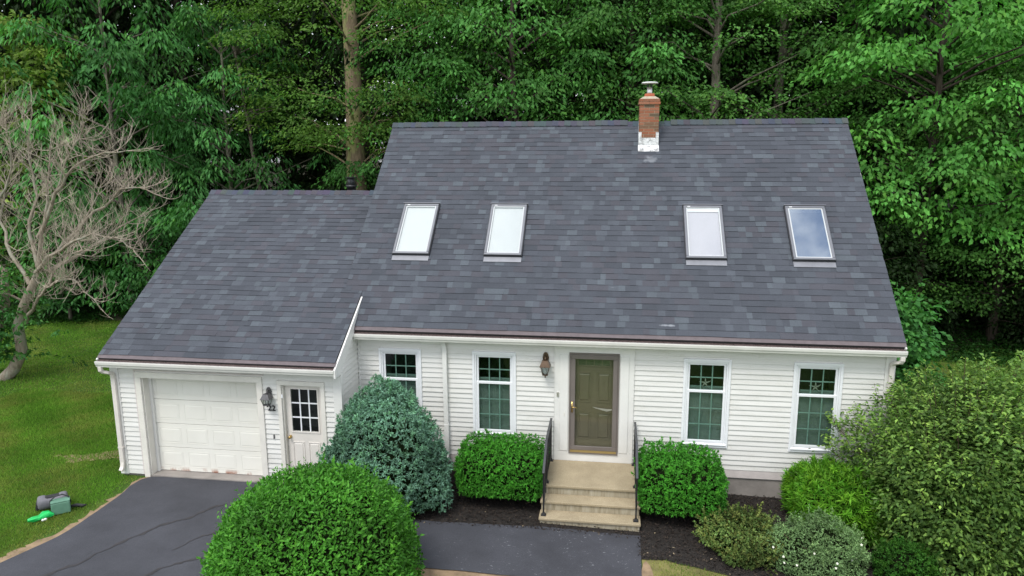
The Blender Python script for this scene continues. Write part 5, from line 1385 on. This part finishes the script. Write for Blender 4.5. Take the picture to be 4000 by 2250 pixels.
# ------------------------------------------------------------------ the wood behind the house
def wood():
    P_full = lambda t: np.sin(np.pi*np.clip(0.10+0.78*t, 0, 1))**0.6
    P_low = lambda t: np.clip(1.05-0.75*t, .2, 1)
    tree_kind('hickory', 101, 'lf_hickory', 'bark_grey', .11, 12.5, R=3.7, z0=4.2, z1=14.5, nspray=125, per=105, L=.25, W=.088, sr=(.6, 1.05), droop=.95, hang=1.15, inner=.5, gap=.15)
    tree_kind('oak', 102, 'lf_oak', 'bark_oak', .45, 17.0, R=4.2, z0=6.8, z1=17, nspray=300, per=80, L=.14, W=.07, sr=(.5, 1.1), droop=.35, hang=.35, layer=7, inner=.25, gap=.35, nlimb=34, sides=14)
    tree_kind('beech', 103, 'lf_beech', 'bark_dark', .17, 12.5, R=3.6, z0=2.6, z1=13.5, nspray=165, per=135, L=.17, W=.088, sr=(.75, 1.4), droop=.55, hang=.75, layer=7, inner=.35, gap=.2)
    tree_kind('white_oak', 104, 'lf_maple', 'bark_grey', .26, 13.5, R=3.3, z0=3.2, z1=14, nspray=190, per=120, L=.14, W=.085, sr=(.7, 1.3), droop=.3, hang=.3, layer=7, inner=.2, gap=.35, nlimb=60)
    tree_kind('basswood', 105, 'lf_bass', 'bark_dark', .15, 13.5, R=3.5, z0=4.2, z1=14, nspray=150, per=125, L=.19, W=.115, sr=(.7, 1.4), droop=.6, hang=.8, layer=6, inner=.4, gap=.15)
    tree_kind('maple', 106, 'lf_maple', 'bark_dark', .17, 9.5, R=3.2, z0=1.6, z1=10.5, nspray=190, per=105, L=.13, W=.095, sr=(.6, 1.2), droop=.3, hang=.45, layer=6, inner=.25, gap=.3)
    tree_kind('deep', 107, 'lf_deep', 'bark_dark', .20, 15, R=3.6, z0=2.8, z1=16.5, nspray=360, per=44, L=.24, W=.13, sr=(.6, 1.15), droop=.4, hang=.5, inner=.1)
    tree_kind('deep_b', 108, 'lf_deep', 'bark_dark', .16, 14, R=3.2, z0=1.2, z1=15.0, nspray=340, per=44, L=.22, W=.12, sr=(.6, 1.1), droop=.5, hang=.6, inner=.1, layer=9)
    tree_kind('far_light', 109, 'lf_light', 'bark_dark', .2, 14, R=4.2, z0=2.0, z1=16.0, nspray=300, per=36, L=.32, W=.18, sr=(.7, 1.3), droop=.4, hang=.4, inner=.1)
    tree_kind('sapling', 110, 'lf_hickory', 'bark_grey', .06, 4.2, R=1.7, z0=.8, z1=5.0, nspray=100, per=36, L=.22, W=.09, sr=(.35, .65), droop=.7, hang=.9, inner=.2)
    tree_kind('understory', 111, 'lf_deep', 'bark_dark', .07, 4.6, R=2.3, z0=.4, z1=5.2, nspray=220, per=36, L=.17, W=.10, sr=(.45, .8), droop=.4, hang=.5, inner=.15, layer=5)
    tree_kind('slim', 112, 'lf_oak', 'bark_grey', .10, 10.5, lean=(-1.2, 0), R=1.9, z0=7.6, z1=12, nspray=60, per=40, L=.16, W=.08, sr=(.4, .8), droop=.4, hang=.5, inner=.2, nlimb=24)
    T = tree
    T('hickory', -18.4, 11.6, 'hickory with drooping bright leaf sprays at upper left behind the bare tree', .3, name='hickory_tree')
    T('hickory', -14.9, 13.4, 'smaller hickory beside the large one, left of the tall oak trunk', 2.1, .84, name='hickory_tree')
    T('far_light', -23.8, 13.5, 'light green tree at the far left edge of the wood', 1.0, .75)
    T('oak', -9.25, 12.3, 'tall oak with thick mossy pale trunk behind the garage ridge', .9, name='oak_tree')
    T('slim', -13.2, 13.6, 'slender leaning young tree with forked bare trunk behind the garage', .0)
    T('beech', -3.4, 12.4, 'bright layered beech in the centre behind the main ridge', .4, name='beech_tree')
    T('beech', .7, 14.6, 'darker beech with straight trunk left of the chimney', 2.6, 1.05, name='beech_tree')
    T('white_oak', 3.6, 13.0, 'oak with grey-green layered leaves right of the chimney', .2, name='oak_tree')
    T('white_oak', 6.2, 15.0, 'oak standing behind the right half of the main ridge', 2.2, 1.02, name='oak_tree')
    T('basswood', 10.3, 11.6, 'vivid green broad-leaved tree over the right end of the roof', .7, name='broadleaf_tree')
    T('basswood', 14.6, 13.6, 'vivid green broad-leaved tree at the upper right corner', 3.0, 1.0, name='broadleaf_tree')
    T('maple', 12.9, 11.9, 'dark green maple on the right behind the big shrub', .5, .92, name='maple_tree')
    T('maple', 9.4, 13.8, 'shaded maple just right of the main roof edge', 2.4, .9, name='maple_tree')
    T('sapling', -14.0, 9.9, 'leafy sapling beside the left slope of the garage roof', .4)
    T('sapling', -17.2, 11.0, 'young leafy tree behind the twigs of the bare tree', 2.2, .95)
    T('sapling', -20.8, 11.2, 'young leafy tree at the far left behind the bare tree', 4.2, 1.0)
    T('beech', -7.0, 14.4, 'shaded beech just right of the tall oak trunk', 4.4, .95, name='beech_tree')
    g = 'trees deep in the wood'
    lab = 'shaded leafy tree deep in the wood behind the front row'
    rr = random.Random(8)
    rows = [(17.5, 3.9, -31, 20), (22.0, 4.2, -35, 25), (27.5, 4.8, -41, 30)]
    gaps = [(-16.6, -12.4), (-31, -27.2)]      # lanes through which the neighbours show, at y = 40
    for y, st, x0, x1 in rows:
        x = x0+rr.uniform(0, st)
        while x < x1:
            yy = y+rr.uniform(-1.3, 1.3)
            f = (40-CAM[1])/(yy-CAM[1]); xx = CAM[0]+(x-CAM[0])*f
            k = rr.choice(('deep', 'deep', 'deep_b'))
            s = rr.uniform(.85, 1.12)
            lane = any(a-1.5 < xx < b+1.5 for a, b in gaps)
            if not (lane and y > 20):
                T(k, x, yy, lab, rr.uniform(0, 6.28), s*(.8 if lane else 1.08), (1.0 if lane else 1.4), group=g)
            x += st*rr.uniform(.8, 1.25)
    g2 = 'sunlit trees beyond the wood'
    for x, y, s in ((-46, 50, 1.1), (-38, 54, 1.1), (-31, 56, 1.2), (-23, 58, 1.25), (-8, 57, 1.2), (0, 55, 1.15), (8, 54, 1.2), (17, 53, 1.2), (27, 52, 1.2), (36, 50, 1.1), (-15, 60, 1.2)):
        T('far_light', x, y, 'sunlit pale tree seen through gaps beyond the wood', rr.uniform(0, 6), s*1.15, group=g2)
    g3 = 'shaded understory at the wood edge'
    for i, (x, y) in enumerate([(-24, 12.6), (-21.5, 13.8), (-16, 13.6), (-12.2, 12.4), (-10.9, 14.5), (-6.2, 12.2), (8.2, 12.2), (10.8, 13.4), (12.2, 14.8), (15, 12.6), (17, 14.5), (7.8, 10.6), (14.2, 11.6), (-12.8, 15.8), (-17.5, 16.2)]):
        T('understory', x, y, 'shaded low leafy tree at the edge of the wood', i*1.7, rr.uniform(.75, 1.05), group=g3)
    # low ground cover at the foot of the wood
    r2 = np.random.default_rng(61); n = 9000
    P = np.stack([np.concatenate([r2.uniform(-26, -10, n), r2.uniform(6.5, 20, n)]), np.concatenate([r2.uniform(9.8, 15, n), r2.uniform(9.6, 15, n)]), np.zeros(2*n)], 1)
    e = 10.2+.8*np.sin(P[:, 0]*.9)+.4*np.sin(P[:, 0]*2.3)+np.where(P[:, 0] < 0, .4, 0); P = P[P[:, 1] > e]
    hgt = .12+.35*np.clip((P[:, 1]-10.4)/2, 0, 1)*(1+.5*np.sin(P[:, 0]*1.7)*np.sin(P[:, 1]*2))
    P[:, 2] = gnd(P[:, 0], P[:, 1])+hgt*r2.random(len(P))
    V, Tt, t = spray_leaves(r2, P, r2.normal(0, 1, P.shape), np.full(len(P), .12), 4, .10, .075, .2, .2, np.clip(r2.normal(1, .25, len(P)), .4, 1.7), r2.uniform(0, .3, len(P)))
    o = link('ground_cover', tri_mesh('ground_cover', V, Tt, t), M['lf_cover']); tag(o, 'dark leafy ground cover at the foot of the wood', 'ground cover', kind='stuff')
wood()

# ------------------------------------------------------------------ neighbours glimpsed through the trees
def far_house(x0, x1, y0, y1, eave, ridge, chim, label):
    zg = float(gnd((x0+x1)/2, y0))
    h = empty('neighbour_house', ((x0+x1)/2, y0, zg)); tag(h, label, 'house')
    def loc(m): m.v = [(v[0]-(x0+x1)/2, v[1]-y0, v[2]-zg) for v in m.v]; return m
    ym = (y0+y1)/2
    loc(MB().box(x0, x1, y0, y1, zg-1, eave)).build('wall', M['far_wall'], h)
    m = MB(); m.prism([(y0-.4, eave-.15), (ym, ridge), (y1+.4, eave-.15), (y1+.4, eave-.35), (ym, ridge-.2), (y0-.4, eave-.35)], 'x', x0-.3, x1+.3); loc(m).build('roof', M['far_roof'], h)
    if chim:
        loc(MB().box(chim-.35, chim+.35, ym-.5, ym+.2, ridge-1, ridge+1.0)).build('chimney', M['far_brick'], h)
    n = int((x1-x0)/2.4)
    for i in range(n):
        c = x0+(i+.5)*(x1-x0)/n
        w = loc(MB().ring(c-.5, c+.5, zg+1.0, zg+2.3, .08, y0-.05, y0+.01)).build('window', M['vinyl'], h)
        loc(MB().box(c-.42, c+.42, y0-.02, y0-.005, zg+1.08, zg+2.22)).build('pane', M['dark_room'], w)
far_house(-20.0, -8.5, 41, 49, 9.3, 11.9, -17.0, 'grey-roofed neighbour house with brick chimney glimpsed through the trees')
far_house(-33.0, -26.0, 41, 48, 8.0, 10.2, None, 'white neighbour house glimpsed low between tree trunks on the left')

# ------------------------------------------------------------------ things left on the lawn
def lawn_things():
    z = 0.02
    # grey duffel-like pet carrier with an opening on top
    b = empty('duffel_bag', (-10.02, -2.42, z), math.radians(38)); b.scale = (.78, .78, .72); tag(b, 'grey duffel bag with open top lying on the lawn', 'bag')
    m = MB(); n = 20; L = .30
    prof = []
    for x, s in ((-L, .80), (-L+.03, .97), (-.18, 1.0), (-.1, 1), (.1, 1), (.18, 1.0), (L-.03, .97), (L, .80)):
        ring = []
        for k in range(n):
            a = 2*math.pi*k/n; ca, sa = math.cos(a), math.sin(a)
            yy = .165*math.copysign(abs(ca)**.75, ca)*s; zz = .17+.17*math.copysign(abs(sa)**.75, sa)*s
            if sa > .5 and abs(x) < .16: zz -= .055*(sa-.5)*2
            ring.append((x, yy, zz))
        prof.append(ring)
    vs_ = [p for r in prof for p in r]; fs = [(i*n+k, i*n+(k+1) % n, (i+1)*n+(k+1) % n, (i+1)*n+k) for i in range(len(prof)-1) for k in range(n)]
    fs += [tuple(range(n-1, -1, -1)), tuple(range((len(prof)-1)*n, len(prof)*n))]
    m.add(vs_, fs); m.build('body', M['bag_grey'], b, True)
    o = MB(); o.box(-.15, .15, -.075, .075, .300, .312); bevel(o.build('opening', M['bag_dark'], b), .03)
    e = MB(); e.box(-L-.03, -L+.005, -.13, .13, .02, .22); bevel(e.build('end_pocket', M['bag_dark'], b), .02)
    h = MB(); h.tube([(-L+.05, -.10, .30), (-L, -.11, .22), (-L-.035, -.10, .12), (-L-.04, -.08, .03)], .012, 6); h.build('strap', M['bag_dark'], b)
    # sage cooler bag
    c = empty('cooler_bag', (-9.72, -2.58, z), math.radians(38)); c.scale = (.78, .78, .72); tag(c, 'sage green and black box cooler bag on the lawn', 'bag')
    bevel(MB().box(-.19, .19, -.125, .02, 0, .30).build('front', M['cooler_green'], c), .02, 3)
    bevel(MB().box(-.195, .195, -.118, .118, .30, .335).build('lid', M['cooler_green'], c), .012, 2)
    bevel(MB().box(-.192, .192, .021, .12, 0, .299).build('back', M['bag_dark'], c), .02)
    bevel(MB().box(-.205, -.191, -.10, .10, .02, .28).build('side_pocket', M['bag_dark'], c), .01)
    s = MB(); s.tube([(-.20, 0, .2), (-.2, .02, .34), (-.1, .06, .42), (.05, .08, .43), (.17, .04, .36), (.2, 0, .22)], .018, 6); s.build('strap', M['bag_dark'], c, True)
    s = MB(); s.tube([(.19, .08, .06), (.30, .10, .05), (.42, .05, .03), (.50, .03, .035)], [.035, .045, .04, .02], 7); s.build('loose_strap', M['bag_dark'], c, True)
    # bright green plastic bag, crumpled
    g = empty('plastic_bag', (-9.88, -2.88, z), 0); g.scale = (.78, .78, .72); tag(g, 'crumpled bright green plastic bag beside the cooler', 'bag')
    rr = random.Random(12); pts = [(-.16, -.20), (-.08, -.14), (0, -.05), (.03, .05), (.10, .14), (.20, .16)]; rad = [.045, .075, .085, .11, .10, .03]
    m = MB(); n = 14; vs_ = []
    for (x, y), r in zip(pts, rad):
        for k in range(n):
            a = 2*math.pi*k/n; q = r*(1+rr.uniform(-.22, .22)); vs_.append((x+q*math.cos(a)*.75, y-q*math.cos(a)*.6, max(0, .07+q*math.sin(a)*.85)))
    m.add(vs_, [(i*n+k, i*n+(k+1) % n, (i+1)*n+(k+1) % n, (i+1)*n+k) for i in range(len(pts)-1) for k in range(n)]+[tuple(range(n-1, -1, -1)), tuple(range((len(pts)-1)*n, len(pts)*n))])
    m.build('bag', M['poly_green'], g)
    m = MB()
    for x, y in ((.13, -.02), (.10, -.06)): m.lathe([(.012, 0), (.03, .012), (.034, .03), (.026, .048), (.008, .056)], (x, y, 0), 9)
    m.build('crumpled_paper', M['tissue'], g)
lawn_things()
